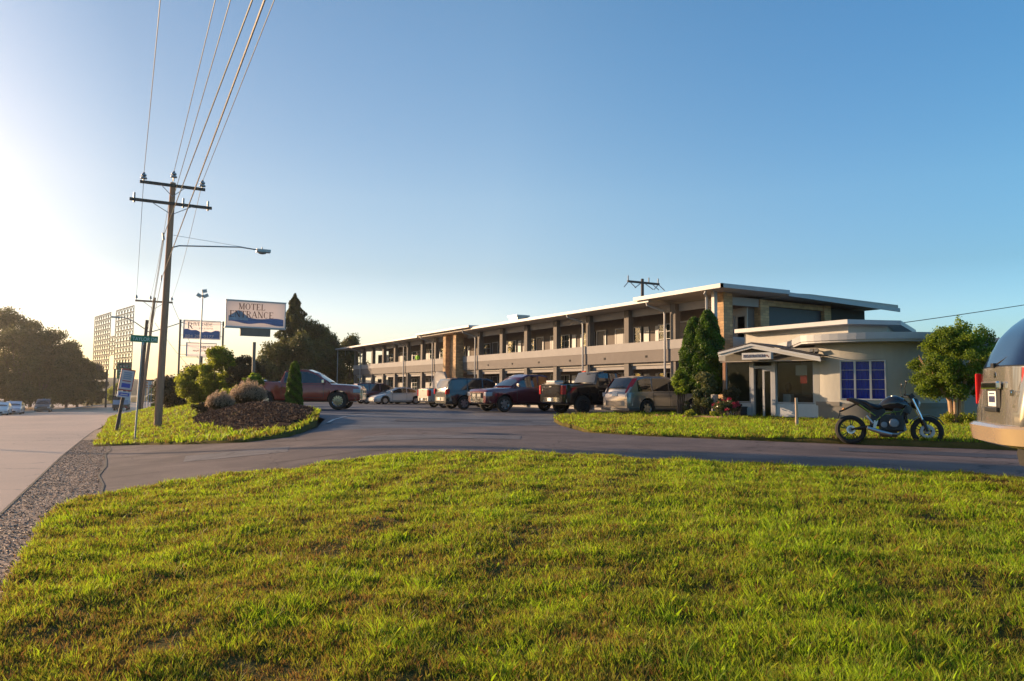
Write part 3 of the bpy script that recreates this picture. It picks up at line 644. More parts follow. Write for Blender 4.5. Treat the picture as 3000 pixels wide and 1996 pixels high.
# floodlight at corner
b=MB(); b.tube([(.15,.05,2.66),(.15,.2,2.66)],.02); b.box((.15,.24,2.62),(.12,.12,.14),rx=.5); b.box((-.02,.24,2.62),(.12,.12,.14),rx=.5); opart(b,'floodlight',M['steel'])
# upper tier roof and wall
b=MB(); tier=[(24.78,23.84),(24.78,18.11),(26.86,17.3),(31.5,19.6),(30.5,24)]
up=MB(); up.prism([(x-MO[0],y-MO[1]) for x,y in tier],3.74,3.92)
t2=thing('office_clerestory','raised white edged flat roof tier behind the curved office roof','roof tier',(24.78,18.11,0))
b=MB(); b.prism([(x-24.78,y-18.11) for x,y in tier],3.75,3.92); b.build('roof_slab',M['whitetrim'],t2)
ins=[(25.35,23.8),(25.35,18.5),(26.9,17.9),(30.6,19.9),(30,23.8)]
b=MB(); b.prism([(x-24.78,y-18.11) for x,y in ins],2.6,3.75); b.build('wall',M['palewall'],t2)
# ------------------------------------------------ lettering
G={ # strokes x0,y0,x1,y1,weight(1 thick,0 thin); unit height 1
'M':(.95,[(.15,0,.15,1,0),(.15,1,.48,.05,1),(.48,.05,.8,1,0),(.82,0,.82,1,1)],[(.15,0),(.82,0),(.12,1),(.85,1)]),
'T':(.75,[(.375,0,.375,1,1),(.05,.97,.7,.97,0),(.06,.8,.06,.97,0),(.69,.8,.69,.97,0)],[(.375,0)]),
'E':(.72,[(.18,0,.18,1,1),(.18,.97,.62,.97,0),(.18,.5,.5,.5,0),(.18,.03,.65,.03,0),(.64,.03,.64,.2,0),(.61,.82,.61,.97,0)],[(.15,0),(.15,1)]),
'L':(.68,[(.18,0,.18,1,1),(.18,.03,.62,.03,0),(.61,.03,.61,.25,0)],[(.18,0),(.18,1)]),
'N':(.85,[(.15,0,.15,1,0),(.15,1,.72,.02,1),(.72,0,.72,1,0)],[(.15,0),(.12,1),(.72,1)]),
'R':(.8,[(.18,0,.18,1,1),(.18,.97,.45,.97,0),(.45,.97,.6,.85,0),(.6,.85,.6,.63,1),(.6,.63,.45,.5,0),(.45,.5,.18,.5,0),(.38,.5,.68,.02,1)],[(.18,0),(.15,1),(.72,0)]),
'A':(.85,[(.1,0,.42,1,0),(.42,1,.74,0,1),(.22,.35,.62,.35,0)],[(.1,0),(.74,0)]),
'C':(.8,None,[]),'O':(.9,None,[]),'S':(.65,[(.55,.85,.35,.97,0),(.35,.97,.15,.8,0),(.15,.8,.2,.6,1),(.2,.6,.5,.42,1),(.5,.42,.55,.2,1),(.55,.2,.35,.03,0),(.35,.03,.1,.15,0)],[]),
'I':(.4,[(.2,0,.2,1,1)],[(.2,0),(.2,1)]),'V':(.8,[(.1,1,.4,0,1),(.4,0,.7,1,0)],[(.1,1),(.7,1)]),
'D':(.82,[(.18,0,.18,1,1),(.18,.97,.45,.97,0),(.45,.97,.67,.7,0),(.67,.7,.67,.3,1),(.67,.3,.45,.03,0),(.45,.03,.18,.03,0)],[(.15,0),(.15,1)])}
def serif(b,text,x,z,h,plane,gap=.06,cap=None):
    def quad(x0,z0,x1,z1,w):
        d=Vector((x1-x0,z1-z0)); 
        if d.length<1e-6: return
        d.normalize(); n=Vector((-d.y,d.x))*w/2
        b.add([plane(x0+n.x,z0+n.y),plane(x1+n.x,z1+n.y),plane(x1-n.x,z1-n.y),plane(x0-n.x,z0-n.y)],[(0,1,2,3)])
    for ci,ch in enumerate(text):
        if ch==' ': x+=.4*h; continue
        hh=cap*h if cap and ci==0 else h
        w,st,se=G[ch]; zz=z-(hh-h if hh>h else 0)
        if st is None:
            n=26; a0,a1=(0,2*math.pi) if ch=='O' else (rad(48),rad(312))
            for i in range(n):
                t0=a0+(a1-a0)*i/n; t1=a0+(a1-a0)*(i+1)/n; R=lambda t:(w*.5-.06+0*t)
                p=lambda t,k:plane(x+hh*(w/2+math.cos(t)*(w*.42-k*(.05+.09*abs(math.cos(t))))),zz+hh*(.5+math.sin(t)*(.51-k*.05)))
                b.add([p(t0,0),p(t1,0),p(t1,1),p(t0,1)],[(0,1,2,3)])
            if ch=='C': quad(x+hh*.68,zz+hh*.72,x+hh*.68,zz+hh*.95,.04*hh)
        else:
            for x0,z0,x1,z1,k in st: quad(x+x0*hh,zz+z0*hh,x+x1*hh,zz+z1*hh,(.14 if k else .055)*hh)
            for sx,sz in se: quad(x+(sx-.13)*hh,zz+(sz-.02 if sz else .02)*hh,x+(sx+.13)*hh,zz+(sz-.02 if sz else .02)*hh,.045*hh)
        x+=hh*(w+gap)
    return x
def textmesh(name,txt,size,m,parent,loc,rot,ext=.004,sx=1,bold=0):
    c=bpy.data.curves.new(name,'FONT'); c.body=txt; c.size=size; c.extrude=ext; c.offset=bold
    o=bpy.data.objects.new('tmp',c); COL.objects.link(o); dg=bpy.context.evaluated_depsgraph_get(); me=bpy.data.meshes.new_from_object(o.evaluated_get(dg))
    bpy.data.objects.remove(o); me.materials.clear(); me.materials.append(m)
    r=bpy.data.objects.new(name,me); COL.objects.link(r); r.parent=parent; r.location=loc; r.rotation_euler=rot; r.scale=(sx,1,1); return r
FACE_S=(rad(90),0,0) # faces -y, reads along +x
textmesh('lettering','REGISTRATION',.155,M['navy'],off,(2.44,.97,2.405),(rad(90),0,math.pi),sx=.80,bold=.004)
b=MB(); b.bb((1.36,.76,2.33),(2.5,.96,2.58)); opart(b,'registration_sign',M['white'])
b=MB(); b.slab([(1.58,.961,2.47),(1.5,.961,2.5),(1.42,.961,2.40),(1.46,.961,2.39),(1.49,.961,2.44)],(0,1,0),.006); b.slab([(1.62,.961,2.48),(1.58,.961,2.48),(1.52,.961,2.42)],(0,1,0),.006); opart(b,'sign_emblem',M['maroontext'])
def wavy(b,x0,x1,top,bot,plane,n=40):
    for i in range(n):
        xa=x0+(x1-x0)*i/n; xb=x0+(x1-x0)*(i+1)/n; fa=i/n; fb=(i+1)/n
        b.add([plane(xa,bot(fa)),plane(xb,bot(fb)),plane(xb,top(fb)),plane(xa,top(fa))],[(0,1,2,3)])
def translu(name,c,f=.5):
    m=mat(name,c,.4,var=.04); n=m.node_tree; b_=n.nodes['Principled BSDF']; out=n.nodes['Material Output']; tr=n.nodes.new('ShaderNodeBsdfTranslucent'); tr.inputs[0].default_value=(*c,1)
    mx=n.nodes.new('ShaderNodeMixShader'); mx.inputs[0].default_value=f; n.links.new(b_.outputs[0],mx.inputs[1]); n.links.new(tr.outputs[0],mx.inputs[2]); n.links.new(mx.outputs[0],out.inputs[0]); return m
M['acrylic']=translu('acrylic_sign_face',(.80,.73,.70))
# MOTEL ENTRANCE sign
t=thing('motel_entrance_sign','white MOTEL ENTRANCE box sign with river artwork on a single pole','sign',(7.36,42.35,-.3))
b=MB(); b.tube([(0,.15,-.2),(0,.15,3.95)],.09,12); b.build('pole',M['tansteel'],t,smooth=True)
b=MB(); b.bb((-.78,.02,4.28),(.82,.28,4.72)); b.build('mounting_box',M['tansteel'],t)
b=MB(); b.bb((-1.57,-.02,4.74),(-1.52,.36,6.2)); b.bb((1.57,-.02,4.74),(1.62,.36,6.2)); b.bb((-1.52,-.02,4.74),(1.57,.36,4.79)); b.bb((-1.52,-.02,6.15),(1.57,.36,6.2)); b.build('cabinet',M['white'],t)
b=MB(); b.add([(-1.52,.33,4.79),(1.57,.33,4.79),(1.57,.33,6.15),(-1.52,.33,6.15)],[(0,1,2,3)]); b.build('back_face',M['acrylic'],t)
b=MB(); b.add([(-1.52,-.015,4.79),(1.57,-.015,4.79),(1.57,-.015,6.15),(-1.52,-.015,6.15)],[(0,1,2,3)]); b.build('face',M['acrylic'],t)
for z0,z1,x0,x1 in ((4.70,4.74,-1.6,1.65),(6.2,6.24,-1.6,1.65)):
    b=MB(); b.bb((x0,-.04,z0),(x1,.37,z1)); b.build('trim',M['steel'],t)
PL=lambda k:(lambda x,z:(x,-k,z))
b=MB(); wavy(b,-1.42,1.5,lambda f:5.33+.05*math.sin(f*9)-.1*f,lambda f:5.02+.05*math.sin(f*11+1)-.1*f,PL(.034)); b.build('river_artwork',M['river'],t)
b=MB(); wavy(b,-1.42,-.4,lambda f:5.36+.3*max(0,math.sin(f*3.1))**2,lambda f:5.12,PL(.037)); b.build('rock_artwork',M['heron'],t)
b=MB(); serif(b,'MOTEL',-.92,5.72,.34,PL(.041),gap=.04); serif(b,'ENTRANCE',-1.38,5.28,.36,PL(.041),gap=.02); b.build('lettering',M['maroontext'],t)
# riverside sign
t=thing('riverside_sign','RIVERSIDE motel sign with a smaller board hung below between two posts','sign',(6.65,62.0,-.6))
for x in (-1.45,1.68):
    b=MB(); b.tube([(x,0,-.4),(x,0,6.95)],.08,10); b.build('post',M['tansteel'],t,smooth=True)
b=MB()
for z in (6.85,6.7,5.75,4.95,4.25,4.05): b.tube([(-1.45,0,z),(1.68,0,z)],.018,6)
b.build('cross_bars',M['steel'],t)
b=MB(); b.add([(-1.22,-.12,5.5),(1.45,-.12,5.5),(1.45,-.12,6.9),(-1.22,-.12,6.9)],[(0,1,2,3)]); b.build('main_panel',M['acrylic'],t)
b=MB(); b.add([(-.97,-.12,4.15),(1.2,-.12,4.15),(1.2,-.12,5.15),(-.97,-.12,5.15)],[(0,1,2,3)]); b.build('lower_panel',M['acrylic'],t)
b=MB(); f=.035
for x0,x1,z0,z1 in ((-1.22,1.45,5.5,6.9),(-.97,1.2,4.15,5.15)):
    b.bb((x0-f,-.13,z0-f),(x1+f,-.01,z0)); b.bb((x0-f,-.13,z1),(x1+f,-.01,z1+f)); b.bb((x0-f,-.13,z0),(x0,-.01,z1)); b.bb((x1,-.13,z0),(x1+f,-.01,z1))
b.build('frame',M['steel'],t)
b=MB(); wavy(b,-1.2,1.43,lambda f:6.12+.1*math.sin(f*7+.6)*(1-f*.5)+.04*math.sin(f*23),lambda f:5.52,PL(.124)); b.build('river_artwork',M['river'],t)
b=MB(); serif(b,'RIVERSIDE',-.95,6.5,.27,PL(.128),gap=.0,cap=1.9); b.build('lettering',M['navy'],t)
textmesh('lettering','INN & SUITES',.17,M['maroontext'],t,(-.1,-.128,6.27),FACE_S)
textmesh('phone_number','804 200 0177',.30,M['signwhite'],t,(-1.1,-.13,5.6),FACE_S,sx=1.25)
textmesh('lettering','WEB',.22,M['maroontext'],t,(0,-.128,4.75),FACE_S,bold=.006); textmesh('lettering','NIGHTLY WEEKLY',.17,M['maroontext'],t,(-.5,-.128,4.5),FACE_S,bold=.004)
# thin floodlight pole
t=thing('floodlight_pole','thin pole carrying a cluster of three small floodlights beside the shrubs','floodlight',(5.42,50.6,gz(5.42,50.6)),rx=-.01,ry=.012)
b=MB(); b.tube([(0,0,-.2),(0,0,7.1)],[.055,.04],8); b.build('pole',M['steel'],t,smooth=True)
for dx,dz,r_ in ((-.22,6.95,.5),(.18,6.95,-.5),(.08,7.25,-.2)):
    b=MB(); b.box((dx,-.05,dz),(.3,.2,.2),ry=r_); b.build('lamp_head',M['steel'],t)
b=MB(); b.tube([(-.2,0,6.9),(.2,0,6.9)],.02); b.build('bracket',M['steel'],t)
# ------------------------------------------------ utility poles
def insul(b,x,y,z,s=1):
    b.lathe([(0,.26*s),(.03*s,.26*s),(.05*s,.2*s),(.09*s,.17*s),(.1*s,.12*s),(.04*s,.1*s),(.11*s,.06*s),(.12*s,.01*s),(.03*s,0),(.02*s,-.14*s),(0,-.14*s)],(x,y,z),'Z',10)
PB=(2.19,34.85,gz(2.19,34.85))
t=thing('utility_pole','tall wooden utility pole with two crossarms on the roadside lawn, nearest the street','utility pole',PB)
def L_(x,z,y=34.85): return (x-PB[0],y-PB[1],z-PB[2])
b=MB(); b.tube([(0,0,-.3),L_(2.42,10.05)],[.165,.115],14); b.build('shaft',M['wood'],t,smooth=True)
for x0,x1,z,y in ((1.12,3.72,9.9,34.7),(.76,4.02,9.1,34.7)):
    b=MB(); b.slab([L_(x0,z-.06,y),L_(x1,z-.06,y),L_(x1,z+.06,y),L_(x0,z+.06,y)],(0,1,0),.1); b.build('crossarm',M['wooddark'],t)
b=MB()
for x0,x1,z in ((1.95,2.9,9.9),(1.6,3.2,9.1)):
    for xe in (x0,x1): b.tube([L_(xe,z-.05,34.68),L_(2.4,z-.5,34.68)],.016,6)
b.build('arm_brace',M['steel'],t)
for x,z in ((1.27,10.05),(2.44,10.28),(3.61,10.05)):
    b=MB(); insul(b,*L_(x,z),1.15); b.build('insulator',M['steel'],t,smooth=True)
for x in (.94,2.86,3.87):
    b=MB(); b.tube([L_(x,9.0),L_(x,9.42)],.045,8); b.build('insulator',M['steel'],t,smooth=True)
b=MB(); b.tube([L_(2.42,7.0),L_(2.5,7.2),L_(2.75,7.3),L_(5.3,7.5),L_(6.0,7.45)],.03,8); b.tube([L_(2.4,7.75),L_(5.4,7.52)],.008,5); b.build('lamp_arm',M['steel'],t,smooth=True)
b=MB(); b.box(L_(6.3,7.42),(.62,.3,.13)); b.sphere(L_(6.25,7.34),(.2,.12,.08)); b.tube([L_(6.25,7.48),L_(6.25,7.58)],.03); b.build('street_lamp',M['steel'],t,bevel=.0)
b=MB(); b.tube([L_(2.14,7.5),L_(2.10,7.8)],.05); b.tube([L_(2.1,5.7),L_(2.1,5.95)],.03); b.build('cable_clamp',M['steel'],t)
P2=(3.64,83.9,gz(3.64,83.9))
def P2l(px,z): return None
t=thing('utility_pole','farther wooden utility pole with one crossarm and two street lamp arms','utility pole',P2)
b=MB(); b.tube([(0,0,-.3),(.9,0,11.6)],[.2,.12],10); b.build('shaft',M['wood'],t,smooth=True)
b=MB(); b.bb((-.9,-.08,11.1),(2.6,.08,11.28)); b.build('crossarm',M['wood'],t)
b=MB(); b.tube([(-.1,0,11.1),(.8,0,10.4)],.03,6); b.tube([(1.8,0,11.1),(.85,0,10.4)],.03,6); b.build('arm_brace',M['steel'],t)
for x in (-.8,.5,2.5):
    b=MB(); insul(b,x,0,11.45,1.3); b.build('insulator',M['steel'],t,smooth=True)
b=MB(); b.tube([(.5,-.1,8.0),(-.8,-.4,8.9),(-1.6,-.5,9.3),(-2.3,-.5,9.35)],.05,6); b.tube([(.6,0,8.0),(2.2,0,8.6),(3.9,0,9.3),(4.6,0,9.35)],.05,6); b.build('lamp_arm',M['steel'],t,smooth=True)
for x in (-2.6,4.9):
    b=MB(); b.box((x,-.4 if x<0 else 0,9.35),(.8,.35,.16)); b.build('street_lamp',M['steel'],t)
P3=(3.3,80.5,gz(3.3,80.5)); t=thing('stub_pole','short dark wooden stub pole standing against the farther utility pole','pole',P3)
b=MB(); b.tube([(0,0,-.3),(.45,0,8.9)],[.2,.15],10); b.build('shaft',M['wooddark'],t,smooth=True)
t=thing('utility_pole','utility pole with angled brace arms rising behind the motel roof','utility pole',(36.85,45,0))
b=MB(); b.tube([(0,0,0),(0,0,9.9)],[.16,.12],10); b.build('shaft',M['wooddark'],t,smooth=True)
b=MB(); b.bb((-1.45,-.06,9.52),(1.7,.06,9.68)); b.build('crossarm',M['wooddark'],t)
b=MB()
for x0,x1 in ((-1.4,-1.95),(-1.2,-.8),(-.15,-.9),(.25,.9),(1.0,1.5),(1.65,2.1),(1.6,1.0)): b.tube([(x0,0,9.55),(x1,-.2,9.1)],.035,6)
b.build('strain_insulator',M['steel'],t)
for x in (-1.4,.65,1.6):
    b=MB(); b.tube([(x,0,9.65),(x,0,10.05)],.05,8); b.build('insulator',M['steel'],t)
t=thing('utility_pole','small distant utility pole seen under the MOTEL ENTRANCE sign','utility pole',(16.5,150,-3))
b=MB(); b.tube([(0,0,-2),(0,0,11.8)],.2,8); b.build('shaft',M['wooddark'],t)
b=MB(); b.bb((-2.6,-.1,11.2),(2.6,.1,11.5)); b.build('crossarm',M['wooddark'],t)
# wires
def sagline(a,c,sag,n=14):
    a,c=Vector(a),Vector(c); return [a.lerp(c,i/n)-Vector((0,0,4*sag*(i/n)*(1-i/n))) for i in range(n+1)]
def wire(label,segs,r,m,name='power_line'):
    b=MB()
    for s in segs: b.tube(s,r,5)
    tag(b.build(name,m,smooth=True),label,'wire',group='overhead lines along the street')
def through(a,px,z):   # continue from the insulator through the overhead span to the pole behind the camera
    a=Vector(a); c=Vector(px); d=(c-a); return a+d*((-16-a.y)/d.y)
E2=lambda x,z:(P2[0]+x,P2[1],P2[2]+z)
wire('power line over the leftmost insulator of the upper crossarm',[sagline((1.27,34.85,10.3),through((1.27,34.85,10.3),(.85,18,10.3),0),.15),sagline((1.27,34.85,10.3),E2(-.8,11.7),.6)],.012,M['cable'])
wire('power line over the insulator on the pole top',[sagline((2.44,34.85,10.55),through((2.44,34.85,10.55),(2.02,18,10.5),0),.15),sagline((2.44,34.85,10.55),E2(.5,11.7),.6)],.012,M['cable'])
wire('power line over the rightmost insulator of the upper crossarm',[sagline((3.61,34.85,10.3),through((3.61,34.85,10.3),(3.2,18,10.3),0),.15),sagline((3.61,34.85,10.3),E2(2.5,11.7),.6)],.012,M['cable'])
wire('power line ending at the middle of the lower crossarm',[sagline((2.5,34.7,9.6),(1.45,-16,9.45),.05)],.012,M['cable'])
wire('twisted service cable clamped left of the pole shaft',[sagline((2.12,34.7,7.65),(1.73,-16,7.6),.05),sagline((2.12,34.7,7.65),E2(.3,8.4),.5),sagline((2.14,34.7,7.5),E2(.3,8.0),.6)],.015,M['cable'])
wire('thick pale telephone cable clamped halfway up the pole',[sagline((2.12,34.7,5.82),(.945,-16,5.75),.04),sagline((2.12,34.7,5.82),E2(.3,7.0),.5)],.014,M['cablepale'])
wire('long cable rising to the upper right beyond the office roof',[sagline((30,24,3.9),(52,20,7.3),.1)],.02,M['cable'])
wire('faint cable behind the crape myrtle',[sagline((33,24,4.4),(60,30,4.6),.1)],.012,M['cable'])
for k,(a,c) in enumerate((((0,14,12.2),(14,120,2)),((-3,10.6,9),(16,150,7)),((1,8,2),(9,110,3)))):
    pass
wire('slack line falling from the farther pole towards the signs',[sagline(E2(2.5,11.2),(13,110,3.0),.5),sagline(E2(1,9),(12,105,2),.5)],.02,M['cable'])
# ------------------------------------------------ roadside signs
SX=(1.07,27.74,gz(1.07,27.74))
t=thing('street_name_sign','green street name blade on a thin leaning metal post by the lane','street sign',SX,ry=.03,rx=0)
b=MB(); b.tube([(0,0,-.2),(0,0,3.2)],.03,8); b.build('post',M['steel'],t)
b=MB(); b.bb((-.36,-.012,3.26),(.48,.012,3.49)); b.build('blade',M['green'],t)
b=MB(); b.box((.02,0,3.22),(.08,.06,.1)); b.build('bracket',M['steel'],t)
for dy,r in ((-.014,(rad(90),0,0)),):
    textmesh('lettering','TAYLOR DR',.17,mat('sign_lettering_white',(.5,.6,.55),.5),t,(-.30,dy,3.31),r,ext=.002,sx=.82)
LX=(.67,36.48,gz(.67,36.48))
t=thing('advertising_board','leaning red bordered advertising board strapped to a dark wooden stake','board sign',LX,ry=.14,rz=.15)
b=MB(); b.box((0,0,.85),(.13,.09,2.3)); b.build('stake',M['wooddark'],t)
b=MB(); b.bb((-.28,-.08,1.82),(.28,-.05,2.72)); b.build('board',mat('board_white',(.5,.46,.46),.5),t)
rd=mat('board_red',(.33,.05,.04),.5); bl=mat('board_blue',(.03,.06,.35),.5); gy=mat('board_grey_blue',(.2,.27,.36),.5)
b=MB(); b.bb((-.28,-.09,2.69),(.28,-.081,2.74)); b.bb((-.28,-.09,1.80),(.28,-.081,1.85)); b.bb((-.28,-.09,1.85),(-.25,-.081,2.69)); b.bb((.25,-.09,1.85),(.28,-.081,2.69)); b.bb((-.17,-.09,2.2),(.17,-.081,2.24)); b.build('red_border',rd,t)
b=MB(); b.bb((-.17,-.09,1.93),(.18,-.081,2.12)); b.build('blue_block',bl,t)
b=MB()
for i in range(4): b.bb((-.16,-.09,2.3+i*.085),(.17,-.081,2.365+i*.085))
b.build('grey_text_block',gy,t)
b=MB(); b.bb((-.26,-.09,1.5),(.27,-.05,1.76)); b.build('lower_board',mat('board_white_lower',(.5,.5,.55),.5),t); b=MB(); b.bb((-.2,-.1,1.56),(.21,-.091,1.70)); b.build('blue_block',bl,t)
b=MB(); b.bb((-.14,-.106,1.60),(.15,-.1005,1.65)); b.build('white_text_bar',M['white'],t)
t=thing('thin_post','thin pale metal post just behind the leaning board','post',(.85,38.5,gz(.85,38.5)),ry=.02); b=MB(); b.tube([(0,0,-.2),(0,0,2.6)],.025,6); b.build('shaft',M['steel'],t)
t=thing('thin_post','white topped marker post right of the stub pole','post',(3.9,76,gz(3.9,76))); b=MB(); b.tube([(0,0,-.2),(0,0,2.4)],.05,6); b.build('shaft',M['white'],t); b=MB(); b.box((.1,0,2.35),(.35,.06,.3)); b.build('cap',M['white'],t)
def gsign(x,y,w,h,zb,label,m,texts=True):
    z=zt(x,y); t=thing('road_sign',label,'road sign',(x,y,z))
    b=MB(); b.tube([(-w*.35,0,-.3),(-w*.35,0,zb+h)],.07,6); b.tube([(w*.35,0,-.3),(w*.35,0,zb+h)],.07,6); b.build('post',M['steel'],t)
    b=MB(); b.bb((-w/2,-.12,zb),(w/2,-.07,zb+h)); b.build('panel',m,t)
    if texts:
        b=MB()
        for i in range(4):
            if i!=2: b.bb((-w*.34,-.13,zb+h*(.14+.2*i)),(w*.3,-.121,zb+h*(.2+.2*i)))
        b.bb((-w*.47,-.13,zb+h*.5),(w*.47,-.121,zb+h*.53)); b.build('legend',M['white'],t)
gsign(4.6,190,3.0,3.8,6.2,'green highway direction sign beyond the delivery truck',M['green'])
gsign(8.2,160,1.4,1.6,4.1,'orange warning sign between the board and the stub pole',mat('orange_sign',(.45,.12,.04),.6))
gsign(-9.6,300,2.4,2.4,1.6,'small white square road sign across the highway',M['white'],False)
t=thing('marker_post','slim white topped post across the highway above the white car','post',(-12.1,172,zt(-12,172))); b=MB(); b.tube([(0,0,-.3),(0,0,3.2)],.1,6); b.build('shaft',M['concrete'],t); b=MB(); b.box((0,0,3.3),(.5,.1,.9)); b.build('cap',M['white'],t)
b=MB(); pts=[(-21,130),(-21,170),(-22,230),(-21,300),(-17,400)]
for (x0,y0),(x1,y1) in zip(pts,pts[1:]):
    z0,z1=zt(x0,y0),zt(x1,y1); b.add([(x0,y0,z0-.3),(x1,y1,z1-.3),(x1,y1,z1+.85),(x0,y0,z0+.85),(x0-.3,y0,z0-.3),(x1-.3,y1,z1-.3),(x1-.3,y1,z1+.85),(x0-.3,y0,z0+.85)],[(0,1,2,3),(4,7,6,5),(3,2,6,7)])
tag(b.build('barrier_wall',M['concrete']),'long low concrete barrier along the far side of the highway','barrier')
# lattice sign frame
A=Vector((5.01,157.6)); hd=Vector((-.207,.979)).normalized()
lt=thing('lattice_sign_frame','huge H shaped open steel lattice frame of a bare roadside billboard','sign frame',(A.x,A.y,-3.2))
def LP(t_,z): return (hd.x*t_,hd.y*t_,z+3.2)
def lat(b,t0,t1,z0,z1,dt=2.2,dz=1.05,r=.065):
    nt_=max(1,round((t1-t0)/dt)); nz=max(1,round((z1-z0)/dz))
    for i in range(nt_+1): tt=t0+(t1-t0)*i/nt_; b.tube([LP(tt,z0),LP(tt,z1)],r,4,False)
    for j in range(nz+1): zz=z0+(z1-z0)*j/nz; b.tube([LP(t0,zz),LP(t1,zz)],r*1.5,4,False)
    for i in range(nt_):
        for j in range(nz):
            ta=t0+(t1-t0)*i/nt_; tb=t0+(t1-t0)*(i+1)/nt_; za=z0+(z1-z0)*j/nz; zb=z0+(z1-z0)*(j+1)/nz
            b.tube([LP(ta,za),LP((ta+tb)/2,zb)],r*.8,3,False); b.tube([LP((ta+tb)/2,zb),LP(tb,za)],r*.8,3,False)
for t0,t1,z0,z1 in ((0,13.5,4.6,16.6),(17.9,32.4,4.6,16.6),(13.5,17.9,7.6,11.4)):
    b=MB(); lat(b,t0,t1,z0,z1); b.build('lattice_panel',M['darksteel'],lt)
b=MB()
for tt in (1,12.5,19,31.4): b.tube([LP(tt,-3.6),LP(tt,4.6)],.22,6)
b.build('support_leg',M['darksteel'],lt)
# ------------------------------------------------ vehicles
def interp(pts,x):
    if x<=pts[0][0]: return pts[0][1]
    for (a,b),(c,d) in zip(pts,pts[1:]):
        if x<=c: return b+(d-b)*(x-a)/(c-a)
    return pts[-1][1]
def paint(name,c,metal=.3,rough=.3): return mat(name,c,rough,metal=metal,coat=.8,var=.04,scale=1)
def wheel(root,x,y,r,w,sp=6,rimm=None,detail=True):
    sd_=1 if y>0 else -1
    b=MB(); b.lathe([(0,-.03),(r*.5,-.03),(r*.5,.03),(0,.03)],(0,0,0),'Y',20); hub=b.build('wheel',M['black'],root); hub.location=(x,y,r)
    b=MB(); b.lathe([(r*.62,-w/2),(r*.9,-w/2),(r*.98,-w*.38),(r,-w*.2),(r,w*.2),(r*.98,w*.38),(r*.9,w/2),(r*.62,w/2),(r*.6,0),(r*.62,-w/2)],(0,0,0),'Y',28); b.build('tyre',M['rubber'],hub,smooth=True)
    b=MB(); o=sd_*w*.42
    b.lathe([(r*.63,o),(r*.60,o+.006*sd_),(r*.56,o-.02*sd_),(r*.56,o-.09*sd_)],(0,0,0),'Y',28); b.lathe([(0,o),(r*.13,o),(r*.15,o-.03*sd_)],(0,0,0),'Y',14)
    for k in range(sp):
        a=2*math.pi*k/sp+.3; ca,sa=math.cos(a),math.sin(a); wd=.055*r/.35*(6/sp)**.5
        P=[(r*.1,-wd),(r*.58,-wd*.7),(r*.58,wd*.7),(r*.1,wd)]
        V=[(p*ca-q*sa,o-.012*sd_,p*sa+q*ca) for p,q in P]+[(p*ca-q*sa,o-.05*sd_,p*sa+q*ca) for p,q in P]
        b.add(V,[(0,1,2,3),(7,6,5,4),(0,4,5,1),(1,5,6,2),(2,6,7,3),(3,7,4,0)])
    b.build('rim',rimm or M['alloy'],hub,smooth=True); return hub
